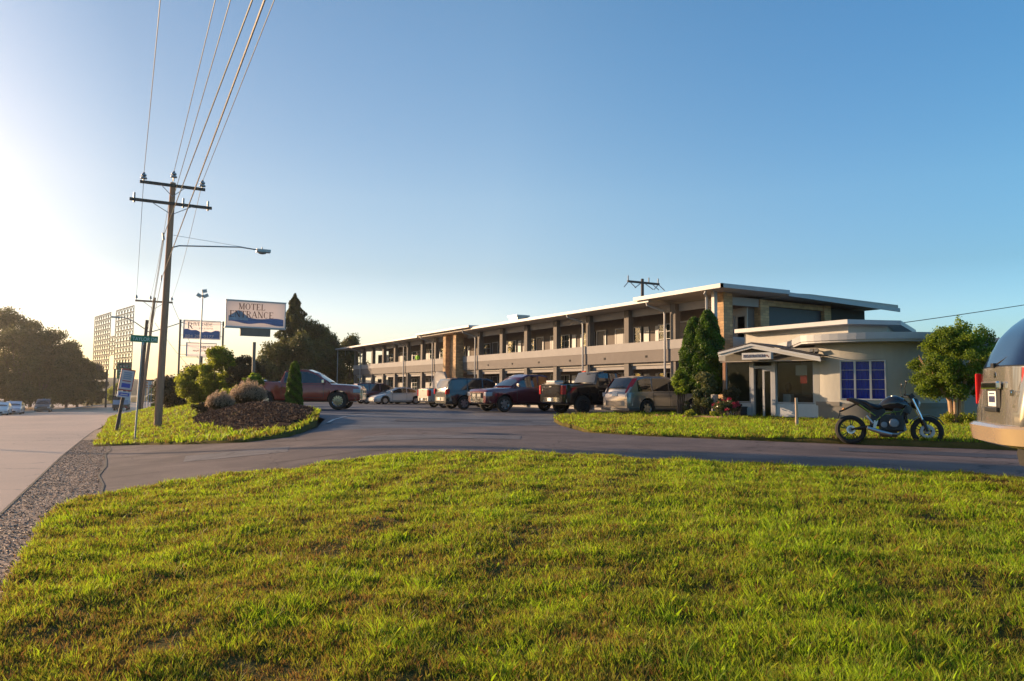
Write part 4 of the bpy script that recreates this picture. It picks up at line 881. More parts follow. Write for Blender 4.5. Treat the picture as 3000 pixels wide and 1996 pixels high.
def vehicle(name,label,cat,loc,rz,L,W,pm,top,roof,wb,r,wx,clear=.25,bump_z=None,group=None,glass=(),ws=None,rw=None,tw=.8,lower=None,lights=True,front='grille',rear=True,sp=6,rimm=None,chrome=False,hl=None,tl=None,plate=True,simple=False,scale=1,lz=None,gdrop=.07,endtap=.13):
    t=thing(name,label,cat,loc,rz,group); t.scale=(scale,)*3
    hw=W/2; wf,wr=wx+wb/2,wx-wb/2; ra=r+.075
    def HW(x):
        e=max(0,(abs(x)-(L/2-.55))/.55); return hw*(1-endtap*e**2.2)
    def ZB(x):
        z=clear
        for c in (wf,wr):
            d=abs(x-c)
            if d<ra: z=max(z,r+math.sqrt(ra*ra-d*d)-.0)
        e=max(0,(abs(x)-(L/2-.12))/.12); return z+(.05*e if z==clear else 0)
    xs=sorted(set([round(-L/2+L*i/(28 if simple else 76),3) for i in range((28 if simple else 76)+1)]+[p[0] for p in top]+([] if simple else [c+s_*ra*math.cos(a*math.pi/16) for c in (wf,wr) for s_ in (-1,1) for a in range(0,9)])+[c+s_*(ra+.004) for c in (wf,wr) for s_ in (-1,1)]))
    b=MB();V=[];n=8
    for x in xs:
        h=HW(x); z0=ZB(x); z1=interp(top,x); H=z1-clear
        mid=max(z0+.01,clear+H*.45); hi=max(z0+.02,clear+H*.74)
        e=max(0,(abs(x)-(L/2-.1))/.1)
        sec=[(0,z0),(h-.09,z0),(h-.015,z0+.03 if z0>clear+.1 else z0+.07),(h,mid),(h-.012,hi),(h-.05,z1-.035),(h-.16,z1),(0,z1+.02)]
        sec=[(y*(1-.03*e),z) for y,z in sec]
        V+=[(x,y,z) for y,z in sec]+[(x,-y,z) for y,z in sec[1:-1]][::-1]
    k=14; F=[]
    for i in range(len(xs)-1):
        for j in range(k): F.append((i*k+j,i*k+(j+1)%k,(i+1)*k+(j+1)%k,(i+1)*k+j))
    F.append(tuple(range(k))); F.append(tuple((len(xs)-1)*k+j for j in range(k))[::-1])
    b.add(V,F); b.build('body',pm,t,smooth=True)
    zr=max(p[1] for p in roof); x0,x1=roof[0][0],roof[-1][0]
    def belt(x): return interp(top,x)-.03
    def Y(x,z): 
        bz=belt(x); u=max(0,min(1,(z-bz)/(zr-bz))); return (HW(x)-.06)*(1-u)+hw*tw*u
    rx=sorted(set([x0+(x1-x0)*i/24 for i in range(25)]+[p[0] for p in roof]))
    b=MB();V=[];F=[]
    for x in rx:
        z=max(interp(roof,x),belt(x)+.005); bz=belt(x)-.05; q=min(.08,(z-bz)*.45)
        sec=[(Y(x,bz)+.0,bz),(Y(x,z-q),z-q),(Y(x,z)-q*.9,z),(0,z+.03*min(1,(z-bz)*2))]
        V+=[(x,y,zz) for y,zz in sec]+[(x,-y,zz) for y,zz in sec[:-1]][::-1]
    for i in range(len(rx)-1):
        for j in range(7): F.append((i*7+j,i*7+(j+1)%7,(i+1)*7+(j+1)%7,(i+1)*7+j))
    F.append(tuple(range(7))); F.append(tuple((len(rx)-1)*7+j for j in range(7))[::-1])
    b.add(V,F); b.build('cabin',pm,t,smooth=True)
    for (ga,gb) in glass:
        for sd_ in (1,-1):
            b=MB();V=[];F=[];m=12
            for i in range(m+1):
                x=ga+(gb-ga)*i/m; zb_=interp(top,x)+.02; zt_=max(zb_+.004,interp(roof,x)-gdrop-.015); 
                V+=[(x,sd_*(Y(x,zb_)+.008),zb_),(x,sd_*(Y(x,zt_)+.008),zt_)]
            for i in range(m): F.append((2*i,2*i+1,2*i+3,2*i+2))
            b.add(V,F); b.build('side_window',M['carglass'],t)
    for nm,g in (('windscreen',ws),('rear_window',rw)):
        if not g: continue
        (xa,za),(xb,zb_)=g; d=Vector((xb-xa,0,zb_-za)).normalized(); nrm=Vector((-d.z,0,d.x)); 
        if (nrm.x>0)!=(nm=='windscreen'): nrm=-nrm
        b=MB(); V=[];F=[];m=6;q=8
        for i in range(m+1):
            x=xa+(xb-xa)*i/m; z=za+(zb_-za)*i/m; yy=Y(x,z)-.09
            for j in range(q+1):
                s_=-1+2*j/q; V.append(Vector((x,yy*s_,z+.03*(1-s_*s_)))+nrm*.02+Vector((nrm.x*.03*(1-s_*s_),0,0)))
        for i in range(m):
            for j in range(q): F.append((i*(q+1)+j,i*(q+1)+j+1,(i+1)*(q+1)+j+1,(i+1)*(q+1)+j))
        b.add(V,F); b.build(nm,M['carglass'],t,smooth=True)
    b=MB(); b.bb((-L/2+.25,-hw+.22,clear+.02),(L/2-.25,hw-.22,clear+.42)); b.bb((-L/2+.5,-hw+.3,clear-.07),(L/2-.5,hw-.3,clear+.02)); b.build('underbody',M['black'],t)
    for x in (wf,wr):
        for y in (1,-1): wheel(t,x,y*(hw-.13),r,.24,sp,rimm)
    cm=M['chrome'] if chrome else pm
    lz=lz or (clear+.42)
    # bumpers
    for s_,nm in ((1,'front_bumper'),(-1,'rear_bumper')):
        b=MB(); pr=[]; m=10
        for i in range(m+1):
            y=-hw*.97+2*hw*.97*i/m; u=abs(y)/hw; pr.append((s_*(L/2+.06-.30*u**4.5),y))
        z0,z1=(lz-.18,lz+.03) if not bump_z else bump_z
        V=[(x,y,z0) for x,y in pr]+[(x,y,z1) for x,y in pr]+[(x-s_*.16,y,z1) for x,y in pr]+[(x-s_*.16,y,z0) for x,y in pr]; k=m+1
        F=[(a*k+i,a*k+i+1,((a+1)%4)*k+i+1,((a+1)%4)*k+i) for a in range(4) for i in range(m)]+[(0,k,2*k,3*k),(m,k+m,2*k+m,3*k+m)]
        b.add(V,F); b.build(nm,lower or cm,t,smooth=True)
    hz=interp(top,L/2-.05)
    if hl is not False:
        hx,hzz,hwid,hh=hl or (L/2-.16,hz-.19,.42,.17)
        for y in (1,-1):
            b=MB(); b.box((hx,y*(HW(hx)-hwid/2+.012),hzz),(.36,hwid,hh),rz=y*-.12); b.build('headlight',M['clearlamp'],t,bevel=.03)
    if tl is not False:
        tx,tz,twd,th=tl or (-L/2+.1,interp(top,-L/2+.05)-.17,.2,.3)
        for y in (1,-1):
            b=MB(); b.box((tx,y*(HW(tx)-twd/2+.015),tz),(.22,twd,th)); b.build('tail_light',M['redlamp'],t,bevel=.02)
    if front=='grille':
        b=MB(); b.box((L/2-.02,0,hz-.24),(.08,W*.48,.22)); b.build('grille',M['black'],t,bevel=.01)
    elif front=='big':
        gw=W*.50; gh=.42; gz0=hz-.54
        b=MB(); b.box((L/2-.01,0,gz0+gh/2),(.10,gw,gh)); b.build('grille',M['black'],t)
        b=MB(); f=.05
        b.box((L/2+.04,0,gz0),(.06,gw+.08,f)); b.box((L/2+.04,0,gz0+gh),(.06,gw+.08,f)); b.box((L/2+.045,0,gz0+gh*.52),(.05,gw-.02,f))
        for y in (-1,1): b.box((L/2+.04,y*(gw/2+.015),gz0+gh/2),(.06,f,gh-f))
        b.box((L/2+.047,0,gz0+gh/2),(.05,.05,gh-f)); b.build('grille_surround',M['chrome'],t)
    if plate:
        b=MB(); b.box((-L/2-.015-.07*(0 if rear=='high' else 1),0,(lz-.07) if rear!='high' else lz+.3),(.02,.31,.155)); pl=b.build('licence_plate',M['plate'],t)
    if not simple:
        for y in (1,-1):
            mx_=ws[0][0] if ws else x1
            mx_=min(ws[0][0],ws[1][0])+abs(ws[0][0]-ws[1][0])*.62 if ws else 0
            b=MB(); b.box((mx_,y*(hw+.09),interp(top,mx_)+.10),(.1,.2,.17)); b.tube([(mx_,y*(hw-.08),interp(top,mx_)+.04),(mx_,y*(hw+.05),interp(top,mx_)+.07)],.025); b.build('mirror',M['chrome'] if chrome else pm,t,bevel=.02)
    return t,dict(HW=HW,Y=Y,belt=belt,top=top,L=L,hw=hw)
def doors(t,info,xs,pm,z0=.42,handle=None):
    HW,top=info['HW'],info['top']
    for xa,xb in zip(xs,xs[1:]):
        for y in (1,-1):
            for k,(off_,in_,mm) in enumerate(((.004,-.012,M['black']),(.009,.008,pm))):
                V=[];F=[];m=5
                for i in range(m+1):
                    x=xa+in_+(xb-xa-2*in_)*i/m; z1=interp(top,x); H=z1-.3
                    V+=[(x,y*(HW(x)-.003+off_),z0+in_),(x,y*(HW(x)+off_),.3+H*.45),(x,y*(HW(x)-.012+off_),.3+H*.74),(x,y*(HW(x)-.045+off_),z1-.05-in_)]
                for i in range(m):
                    for j in range(3): F.append((i*4+j,i*4+j+1,(i+1)*4+j+1,(i+1)*4+j))
                b=MB(); b.add(V,F); o=b.build('door' if k else 'door_gap',mm,t,smooth=True)
                if k:
                    hb=MB(); x=xa+.16; hb.box((x,y*(HW(x)+.02),.3+(interp(top,x)-.3)*.78),(.2,.03,.035)); hb.build('handle',handle or pm,o)
c=lambda d: rad(60.8-d)
# compact silver SUV beside the arborvitae
cam_az=lambda az: rad(60.8-az)
silver=paint('silver_bronze_paint',(.26,.235,.215),.5)
sil_low=mat('grey_cladding',(.07,.065,.06),.6)
t,i=vehicle('compact_suv','silver grey compact SUV with tall red tail lamps parked beside the arborvitae','SUV',(22.2,26.2,.0),rad(3),4.55,1.82,silver,
 [(-2.28,.92),(-2.2,1.02),(-.5,1.04),(.9,1.04),(1.5,1.0),(2.1,.86),(2.28,.72)],[(-2.2,1.02),(-2.05,1.25),(-1.75,1.58),(-1.3,1.67),(-.3,1.69),(.35,1.6),(.95,1.3),(1.45,1.04)],2.62,.345,.02,.24,
 glass=((-1.75,-1.0),(-.95,-.05),(0,.95)),ws=((.45,1.55),(1.3,1.14)),rw=((-2.13,1.14),(-1.78,1.56)),tl=False,rear='high',lz=.62,scale=1.06)
doors(t,i,(-.95,-.02,.95),silver)
for y in (1,-1):
    b=MB(); pts=[(-2.27,.78),(-2.24,1.02),(-2.08,1.28),(-1.82,1.58)]
    for (xa,za),(xb,zb_) in zip(pts,pts[1:]):
        ya,yb=(i['Y'](xa,za) if za>1 else i['HW'](xa)),(i['Y'](xb,zb_) if zb_>1 else i['HW'](xb))
        b.add([(xa-.02,y*(ya-.14),za),(xa+.1,y*(ya+.012),za),(xb+.1,y*(yb+.012),zb_),(xb-.02,y*(yb-.14),zb_),(xa+.1,y*(ya-.1),za),(xb+.1,y*(yb-.1),zb_)],[(0,1,2,3),(1,4,5,2)])
    b.build('tail_light',M['redlamp'],t)
    b=MB(); b.box((-2.27,y*.72,.9),(.06,.12,.16)); b.build('reversing_light',M['clearlamp'],t)
b=MB(); b.bb((-2.29,-.9,.25),(-1.7,.9,.36)); b.build('lower_cladding',sil_low,t,bevel=.02)
b=MB(); b.tube([(-2.2,.05,1.2),(-2.16,-.42,1.26)],.014); b.build('wiper',M['black'],t)
def pickup(label,loc,rz,pm,chrome=True,lift=0,scale=1,r=.41,rimm=None,sp=6,front='big',crew=True,bedlow=0,group=None,wheelx=.05):
    L_=5.85
    top=[(-2.92,1.28),(-2.85,1.31),(-1.05,1.33),(-.95,1.24),(1.15,1.25),(1.35,1.24),(2.4,1.19),(2.82,1.13),(2.92,1.02)]
    top=[(x,z+lift) for x,z in top]
    roof=[(-1.0,1.22),(-.93,1.5),(-.78,1.86),(-.4,1.92),(.35,1.91),(.75,1.75),(1.5,1.22)]
    roof=[(x,z+lift) for x,z in roof]
    t,i=vehicle('pickup_truck',label,'pickup truck',loc,rz,L_,2.0,pm,top,roof,3.6,r,wheelx,.42+lift*.7,glass=((-.78,-.2),(-.12,1.22)),ws=((.68,1.74+lift),(1.42,1.29+lift)),rw=((-.98,1.36+lift),(-.82,1.78+lift)),
      front=front,chrome=chrome,sp=sp,rimm=rimm,scale=scale,group=group,hl=(2.76,.90+lift,.28,.19),tl=(-2.84,1.02+lift,.15,.42),lz=.66+lift*.8,rear='low',endtap=.06,tw=.79)
    doors(t,i,(-.9,-.12,1.15),pm,z0=.55+lift,handle=M['chrome'] if chrome else pm)
    b=MB(); b.bb((-2.78,-.82,1.345+lift),(-1.1,.82,1.352+lift)); b.build('bed_liner',M['black'],t)
    b=MB(); b.bb((-2.945,-.76,.82+lift),(-2.925,.76,1.27+lift)); tg=b.build('tailgate',pm,t,bevel=.008); b=MB(); b.box((-2.955,0,1.17+lift),(.02,.2,.05)); b.build('handle',M['black'],tg)
    if crew==False: pass
    return t,i
maroon=paint('maroon_paint',(.10,.010,.022),.3,.22)
pickup('dark maroon pickup with chrome grille facing out between the dark SUV and black pickup',(19.5,33.35,0),rad(180+2),maroon)
blk=paint('black_paint',(.006,.006,.007),.1,.15)
t,i=pickup('lifted black pickup with chrome rear bumper parked next to the silver SUV',(21.35,29.3,.0),rad(2),blk,lift=.12,r=.44,rimm=M['black'])
b=MB(); b.box((-2.4,.45,1.53),(.5,.7,.1)); tag(b.build('cargo_box',M['white'],None,bevel=.01),'flat white box lying on the bed of the lifted black pickup','box').matrix_world=t.matrix_world if False else Matrix.Translation((21.35,29.3,0))@Matrix.Rotation(rad(2),4,'Z')
b=MB(); b.box((-1.0,0,1.98+.06),(.04,.3,.05)); b.build('brake_light',M['redlamp'],t)
dk=paint('dark_green_grey_paint',(.018,.02,.021),.3,.25)
SUVT=[(-2.35,.95),(-2.3,1.08),(1.1,1.08),(1.35,1.06),(2.1,.95),(2.35,.8)]
SUVR=[(-2.33,1.08),(-2.24,1.4),(-2.1,1.68),(-1.6,1.76),(.2,1.75),(.6,1.6),(1.25,1.08)]
def suv(name,label,loc,rz,pm,lower=None,scale=1,group=None,simple=False,rr=.37):
    t,i=vehicle(name,label,'SUV',loc,rz,4.75,1.87,pm,SUVT,SUVR,2.75,rr,.05,.3,glass=((-2.05,-1.15),(-1.08,-.2),(-.12,1.1)),ws=((.55,1.58),(1.15,1.14)),rw=((-2.31,1.16),(-2.17,1.58)),lower=lower,scale=scale,group=group,simple=simple,tl=(-2.3,1.0,.16,.3),lz=.66,tw=.8)
    if not simple: doors(t,i,(-1.05,-.15,1.0),pm)
    return t
suv('parked_suv','dark grey SUV with pale rear bumper parked left of the maroon pickup',(18.9,37.7,0),rad(0),dk,lower=mat('tan_bumper',(.22,.19,.15),.4))
sp_=paint('champagne_paint',(.38,.35,.31),.3)
pickup('small champagne pickup seen by its tailgate beside the dark SUV',(19.95,42.15,-.03),rad(0),sp_,scale=.9,r=.38)
b=MB(); b.box((0,0,0),(.5,.9,.36)); tag(b.build('camper_box',M['white'],bevel=.02),'white box standing in the bed of the champagne pickup','box').location=(18.6,42.0,1.42)
white=paint('pearl_white_paint',(.52,.50,.47),.15)
t,i=vehicle('sedan','white rounded sedan parked nose out left of the slanted stair wall','car',(21.8,58.7,-.17),rad(180+1),4.6,1.78,white,
 [(-2.3,.78),(-2.2,.92),(-1.6,.98),(-.2,.93),(.9,.92),(1.5,.84),(2.1,.70),(2.3,.55)],[(-2.0,.95),(-1.5,1.16),(-.95,1.36),(-.3,1.42),(.25,1.38),(.8,1.15),(1.35,.88)],2.7,.325,.02,.2,
 glass=((-1.35,-.55),(-.48,.85)),ws=((.35,1.31),(1.15,.99)),rw=((-1.9,1.02),(-1.1,1.30)),sp=9,lz=.5)
doors(t,i,(-1.05,-.5,.75),white,z0=.33)
redm=paint('dark_red_paint',(.09,.010,.013),.3)
suv('parked_suv','dark red SUV parked behind the nose of the white sedan',(21.0,61.1,-.18),rad(-1),redm,scale=1.0)
chred=paint('brick_red_paint',(.30,.035,.022),.2,.25)
# red pickup crossing the lot
F_=Vector((11.03,38.65)); R_=Vector((7.95,41.0)); ang=rad(-27); d=Vector((math.cos(ang),math.sin(ang))); mid_=F_-d*2.0
t,i=pickup('brick red crew cab pickup with chrome wheels driving out behind the mulch bed',(mid_.x-d.y*1.0,mid_.y+d.x*1.0,-.02),ang,chred,scale=1.08,r=.45,lift=.05,rimm=M['chrome'],sp=12)
suv('parked_suv','blue grey SUV mostly hidden behind the red pickup and the shrubs',(9.3,52.5,gz(9.3,52.5)),rad(-35),paint('blue_grey_paint',(.06,.08,.14),.3),scale=1.05)
# highway traffic
wh2=paint('bright_white_paint',(.6,.6,.6),.05)
def hcar(label,x,y,pm,rz=-91,scale=1,kind=0):
    loc=(x,y,zt(x,y)+.01)
    if kind==1: return suv('oncoming_suv',label,loc,rad(rz),pm,scale=scale,simple=True,group='oncoming cars on the highway')
    t,i=vehicle('oncoming_car',label,'car',loc,rad(rz),4.7,1.82,pm,[(-2.35,.8),(-2.2,.95),(-1.6,1.0),(.9,.95),(1.5,.88),(2.1,.74),(2.35,.6)],[(-2.0,.98),(-1.4,1.25),(-.8,1.44),(.2,1.42),(.8,1.2),(1.35,.92)],2.75,.33,.02,.2,glass=((-1.2,.8),),ws=((.3,1.35),(1.15,1.02)),rw=((-1.9,1.04),(-1.0,1.36)),simple=True,scale=scale,group='oncoming cars on the highway')
    return t
hcar('white car at the far left edge of the road, nearest of the oncoming cars',-9.75,101,wh2)
hcar('pale silver sedan coming on behind the white car at the left edge',-9.1,107.5,paint('pale_silver_paint',(.42,.44,.5),.4),scale=1.08)
hcar('dark grey SUV with white headlights farther back in the oncoming lane',-7.4,132,paint('dark_grey_paint',(.05,.05,.055),.3),kind=1,scale=1.1)
hcar('small light car just behind the dark grey SUV on the highway',-9.2,165,wh2,scale=1.1)
hcar('white car farthest away, side on beyond the grassy median',-5.5,243,wh2,rz=-60,scale=1.3)
# delivery truck
TX=(3.5,150,zt(3.5,150))
t=thing('box_truck','flatbed delivery truck with dark load driving away on the highway behind the leaning board','truck',TX,rad(85))
b=MB(); b.bb((-3.5,-1.2,.9),(2.2,1.2,1.1)); b.bb((-3.5,-1.1,.5),(3.4,1.1,.9)); b.build('flatbed',M['black'],t)
b=MB(); b.bb((2.3,-1.15,.6),(4.2,1.15,2.9)); b.build('cab',wh2,t,bevel=.1)
b=MB(); b.bb((-3.52,-1.2,1.1),(-3.4,1.2,1.9)); b.build('tail_board',mat('tail_board_grey',(.3,.3,.38),.5),t)
b=MB(); b.bb((-3.2,-.3,1.1),(1.9,1.1,2.6)); tag(b.build('load',M['darkwall'],t,bevel=.1))
for x in (-2.6,3.0):
    for y in (-.98,.98): wheel(t,x,y,.5,.3,6)
b=MB(); b.bb((-3.54,-1.1,.55),(-3.5,-.7,.75)); b.build('tail_light',M['redlamp'],t)
# large SUV at the right edge
gold=paint('pewter_paint',(.20,.19,.165),.4,.16)
goldl=paint('gold_lower_paint',(.42,.31,.19),.3,.25)
hd_=Vector((math.sin(rad(110)-YAW*-1),0)) 
ha=rad(90)-(rad(110)-YAW) # heading of camera azimuth 110 deg in world
ha=rad(60.8-110)
near=Vector((8.09,3.96)); h2=Vector((math.cos(ha),math.sin(ha))); l2=Vector((-h2.y,h2.x))
ctr=near+h2*2.55+l2*.95
top=[(-2.55,1.0),(-2.48,1.38),(1.2,1.36),(1.5,1.34),(2.3,1.22),(2.55,1.05)]
roof=[(-2.40,1.35),(-2.32,1.55),(-2.15,1.8),(-1.9,2.08),(-1.3,2.21),(.2,2.20),(.7,1.8),(1.45,1.2)]
M['dullred']=mat('red_lens_dull',(.40,.006,.008),.6,spec=.2)
t,i=vehicle('large_suv','large pewter and gold SUV cut off at the right edge, parked on the grass','SUV',(ctr.x,ctr.y,gz(8.6,4.5)),ha,5.1,1.9,gold,top,roof,2.95,.4,.0,.56,glass=((-1.85,-1.2),(-1.1,-.15),(-.05,1.2)),ws=((.75,1.78),(1.35,1.3)),rw=None,lower=goldl,bump_z=(.60,.78),tl=False,plate=False,lz=.72,tw=.84,endtap=.05)
XR=[(.58,-2.58),(.61,-2.67),(.78,-2.70),(.81,-2.66),(.815,-2.58),(1.42,-2.54),(1.6,-2.46),(1.8,-2.36),(1.97,-2.20),(2.10,-2.0),(2.22,-1.65)]
WR=[(.50,.90),(.56,.95),(.85,.955),(1.42,.93),(1.6,.89),(1.93,.85),(2.22,.76)]
M['skytint']=mat('sky_reflection_blue_glass',(.006,.012,.03),.05,spec=.7,var=.02); M['skytint'].node_tree.nodes['Principled BSDF'].inputs['Specular Tint'].default_value=(.25,.5,1,1)  # blue specular tint stands in for a reflection of the zenith sky
def rear(name,zs,ya,yb,m,out=0,q=20,smooth=True):
    V=[];F=[]
    for z in zs:
        for j in range(q+1):
            s_=ya+(yb-ya)*j/q; V.append((interp(XR,z)+.20*abs(s_)**6-out,interp(WR,z)*s_,z+(.0 if z<1.3 else .02*(1-s_*s_))))
    for a_ in range(len(zs)-1):
        for j in range(q): F.append((a_*(q+1)+j,a_*(q+1)+j+1,(a_+1)*(q+1)+j+1,(a_+1)*(q+1)+j))
    b=MB(); b.add(V,F); return b.build(name,m,t,smooth=smooth)
rear('bumper_cover',[.58,.61,.65,.7,.78,.80,.81,.815],-1,1,goldl)
rear('tailgate',[.815,.95,1.1,1.25,1.42],-1,1,gold)
rear('gate_seam',[1.42,1.435],-1,1,M['black'],-.004)
rear('rear_window',[1.435,1.5,1.6,1.7,1.78,1.86,1.93,2.0,2.08,2.14],-.93,.93,M['skytint'],.004)
rear('rear_pillar',[1.435,1.5,1.6,1.7,1.78,1.86,1.93,2.0,2.08,2.14,2.22],-1,1,gold,-.012)
b=MB(); b.box((-2.50,.945,1.20),(.07,.05,.38)); b.build('tail_light',M['dullred'],t,bevel=.02)
for y0,y1 in ((-1.0,-.84),):
    rear('tail_light',[1.0,1.06,1.2,1.36,1.41],y0,y1,M['dullred'],.02,6)
rear('gate_seam',[.83,1.41],.80,.812,M['black'],.003,1); rear('gate_seam',[.83,1.41],-.812,-.80,M['black'],.003,1)
X1=-2.572
b=MB(); b.box((X1-.02,0,1.235),(.05,.66,.09)); b.build('handle_bar',M['chrome'],t,bevel=.02)
b=MB(); b.bb((X1-.0,-.28,.98),(X1+.02,.28,1.19)); b.build('plate_recess',M['dark'],t)
b=MB(); b.box((X1-.01,0,.965),(.05,.5,.05)); b.build('recess_lip',M['black'],t,bevel=.01)
b=MB(); b.bb((X1-.012,-.16,1.0),(X1-.002,.16,1.17)); b.build('licence_plate',M['plate'],t)
b=MB()
for q_ in range(6): b.bb((X1-.016,-.125+q_*.043,1.045),(X1-.0125,-.10+q_*.043,1.115))
b.bb((X1-.016,-.1,1.135),(X1-.0125,.1,1.15)); b.build('plate_characters',M['navy'],t)
b=MB(); b.lathe([(.0,0),(.045,0),(.05,.01)],(X1+.025,0,1.34),'X',14); b.build('emblem',M['chrome'],t)
textmesh('lettering','XT',.09,M['chrome'],t,(X1+.01,-.62,1.12),(rad(90),0,rad(-90)),ext=.006)
b=MB(); b.tube([(X1+.04,.05,1.46),(X1+.05,-.1,1.49),(X1+.12,-.5,1.60)],.009); b.box((X1+.04,.05,1.46),(.06,.12,.05)); b.build('wiper',M['black'],t)
b=MB(); b.box((-1.96,0,2.16),(.16,.5,.035),ry=-.4); b.build('brake_light',M['redlamp'],t,bevel=.01)
b=MB()
for y in (.70,-.70): b.tube([(-1.95,y,2.14),(-1.8,y,2.27),(.3,y,2.28),(.5,y,2.18)],.025)
b.build('roof_rail',M['black'],t)
b=MB(); b.lathe([(.2,-.12),(.38,-.12),(.40,0),(.38,.12),(.2,.12)],(-1.95,0,.47),'Z',24); b.build('spare_tyre',M['rubber'],t,smooth=True)
# ------------------------------------------------ motorcycle
ra_,fa_=Vector((14.25,10.39)),Vector((15.19,9.27)); dv=(fa_-ra_); 
t=thing('motorcycle','black naked motorcycle with lime green frame parked at the lane edge','motorcycle',((ra_.x+fa_.x)/2,(ra_.y+fa_.y)/2,.02),math.atan2(dv.y,dv.x),rx=rad(-5))
WB=dv.length/2; lime=mat('lime_paint',(.07,.14,.012),.3,coat=.5); eng=mat('engine_aluminium',(.22,.24,.27),.35,metal=.7)
for x in (WB,-WB):
    r=.315; b=MB(); b.lathe([(0,-.06),(.05,-.06),(.05,.06),(0,.06)],(0,0,0),'Y',12); hub=b.build('wheel',M['steel'],t); hub.location=(x,0,r)
    w=.13 if x>0 else .19
    b=MB(); b.lathe([(r*.68,-w*.4),(r*.84,-w*.5),(r*.96,-w*.36),(r,0),(r*.96,w*.36),(r*.85,w*.5),(r*.72,w*.4),(r*.72,-w*.4)],(0,0,0),'Y',36); b.build('tyre',M['rubber'],hub,smooth=True)
    b=MB(); b.lathe([(r*.74,-w*.4),(r*.68,-w*.3),(r*.68,w*.3),(r*.74,w*.4)],(0,0,0),'Y',36)
    for k in range(5):
        a=2*math.pi*k/5+.2
        for da in (-.16,.16): b.tube([(.04*math.cos(a),0,.04*math.sin(a)),(r*.7*math.cos(a+da),0,r*.7*math.sin(a+da))],.011,5)
    b.build('rim',M['black'],hub,smooth=True)
    for sd_ in ((-1,1) if x>0 else (-1,)):
        b=MB(); rd_=.14 if x>0 else .09; b.lathe([(rd_*.6,sd_*.07),(rd_,sd_*.07),(rd_,sd_*.075),(rd_*.6,sd_*.075),(rd_*.6,sd_*.07)],(0,0,0),'Y',28); b.build('brake_disc',M['alloy'],hub,smooth=True)
for y in (-.1,.1):
    b=MB(); b.tube([(WB,y,.315),(WB-.09,y,.56)],.032,10); b.build('fork_slider',M['black'],t,smooth=True)
    b=MB(); b.tube([(WB-.09,y,.55),(WB-.26,y,.99)],.024,10); b.build('fork_tube',M['chrome'],t,smooth=True)
b=MB()
for y in (-.06,.06):
    V=[]
b=MB(); b.lathe([(.345,-.07),(.36,0),(.345,.07)],(WB,0,.315),'Y',14,rad(25),rad(155)); b.build('front_mudguard',M['black'],t,smooth=True)
def loft(b,secs,n=12): # secs: (x,z,ry,rz)
    V=[];F=[]
    for x,z,ry_,rz_ in secs:
        for k in range(n):
            a=2*math.pi*k/n; V.append((x,ry_*math.cos(a),z+rz_*math.sin(a)))
    for i in range(len(secs)-1):
        for k in range(n): F.append((i*n+k,i*n+(k+1)%n,(i+1)*n+(k+1)%n,(i+1)*n+k))
    F.append(tuple(range(n))[::-1]); F.append(tuple((len(secs)-1)*n+k for k in range(n))); return b.add(V,F)
tankm=paint('metallic_dark_grey_paint',(.035,.032,.03),.5,.2)
b=MB(); loft(b,[(-.17,.82,.08,.05),(-.10,.85,.13,.11),(.02,.89,.17,.16),(.18,.90,.18,.17),(.32,.86,.16,.15),(.42,.80,.11,.10)]); b.build('fuel_tank',tankm,t,smooth=True)
b=MB(); b.lathe([(0,.02),(.05,.015),(.05,0)],(.12,0,1.045),'Z',14); b.build('filler_cap',M['alloy'],t,smooth=True)
b=MB(); loft(b,[(-.56,.94,.09,.04),(-.42,.90,.12,.06),(-.34,.84,.14,.07),(-.2,.79,.15,.07),(-.1,.82,.12,.07)]); b.build('seat',M['black'],t,smooth=True)
b=MB(); loft(b,[(-.80,.97,.04,.02),(-.70,.965,.08,.05),(-.55,.90,.10,.08),(-.3,.76,.11,.11),(-.12,.68,.10,.10)]); b.build('tail_cowl',M['black'],t,smooth=True)
b=MB(); b.box((-.76,0,.965),(.06,.1,.05)); b.build('tail_light',M['redlamp'],t)
b=MB(); b.tube([(-.6,0,.88),(-.82,0,.76),(-.95,0,.70)],.022,6); b.box((-.96,0,.62),(.015,.18,.14),ry=.3); b.tube([(-.85,-.14,.76),(-.85,.14,.76)],.015); b.build('number_plate_bracket',M['black'],t)
for y in (-.15,.15):
    b=MB(); b.sphere((-.86,y,.76),(.03,.025,.022)); b.build('indicator',mat('amber_lens',(.5,.2,.03),.3),t,smooth=True)
b=MB()
for y in (-.13,.13): 
    b.tube([(.38,y*.5,.86),(.22,y,.72),(-.05,y*1.1,.68),(-.25,y*1.05,.50)],.012,6); b.tube([(-.25,y,.62),(-.55,y*.6,.86)],.014,6); b.tube([(.3,y,.78),(.18,y,.56),(.10,y,.74)],.013,6)
b.build('frame',lime,t,smooth=True)
b=MB()
for y in (-.11,.11): b.tube([(-.25,y,.42),(-WB,y,.315)],.028,6)
b.build('swingarm',M['black'],t,smooth=True)
b=MB(); b.box((.06,0,.47),(.46,.30,.34)); b.box((.18,0,.66),(.24,.26,.26),ry=.4); b.box((-.2,0,.66),(.3,.2,.26)); b.box((-.25,0,.5),(.2,.22,.2)); b.build('engine_block',M['black'],t,bevel=.03)
for y in (-1,1):
    b=MB(); b.lathe([(0,y*.19),(.085,y*.185),(.10,y*.16),(.105,y*.12)],(.10,0,.47),'Y',20); b.build('engine_cover',eng,t,smooth=True)
    b=MB(); b.lathe([(0,y*.17),(.06,y*.165),(.07,y*.12)],(-.09,0,.43),'Y',16); b.build('engine_cover',eng,t,smooth=True)
    b=MB(); b.slab([(.34,y*.17,.86),(.46,y*.12,.80),(.40,y*.15,.66),(.26,y*.18,.72)],(0,y,0),.02); b.build('radiator_shroud',M['black'],t)
b=MB(); b.box((.33,0,.6),(.05,.24,.26),ry=-.15); b.build('radiator',M['dark'],t)
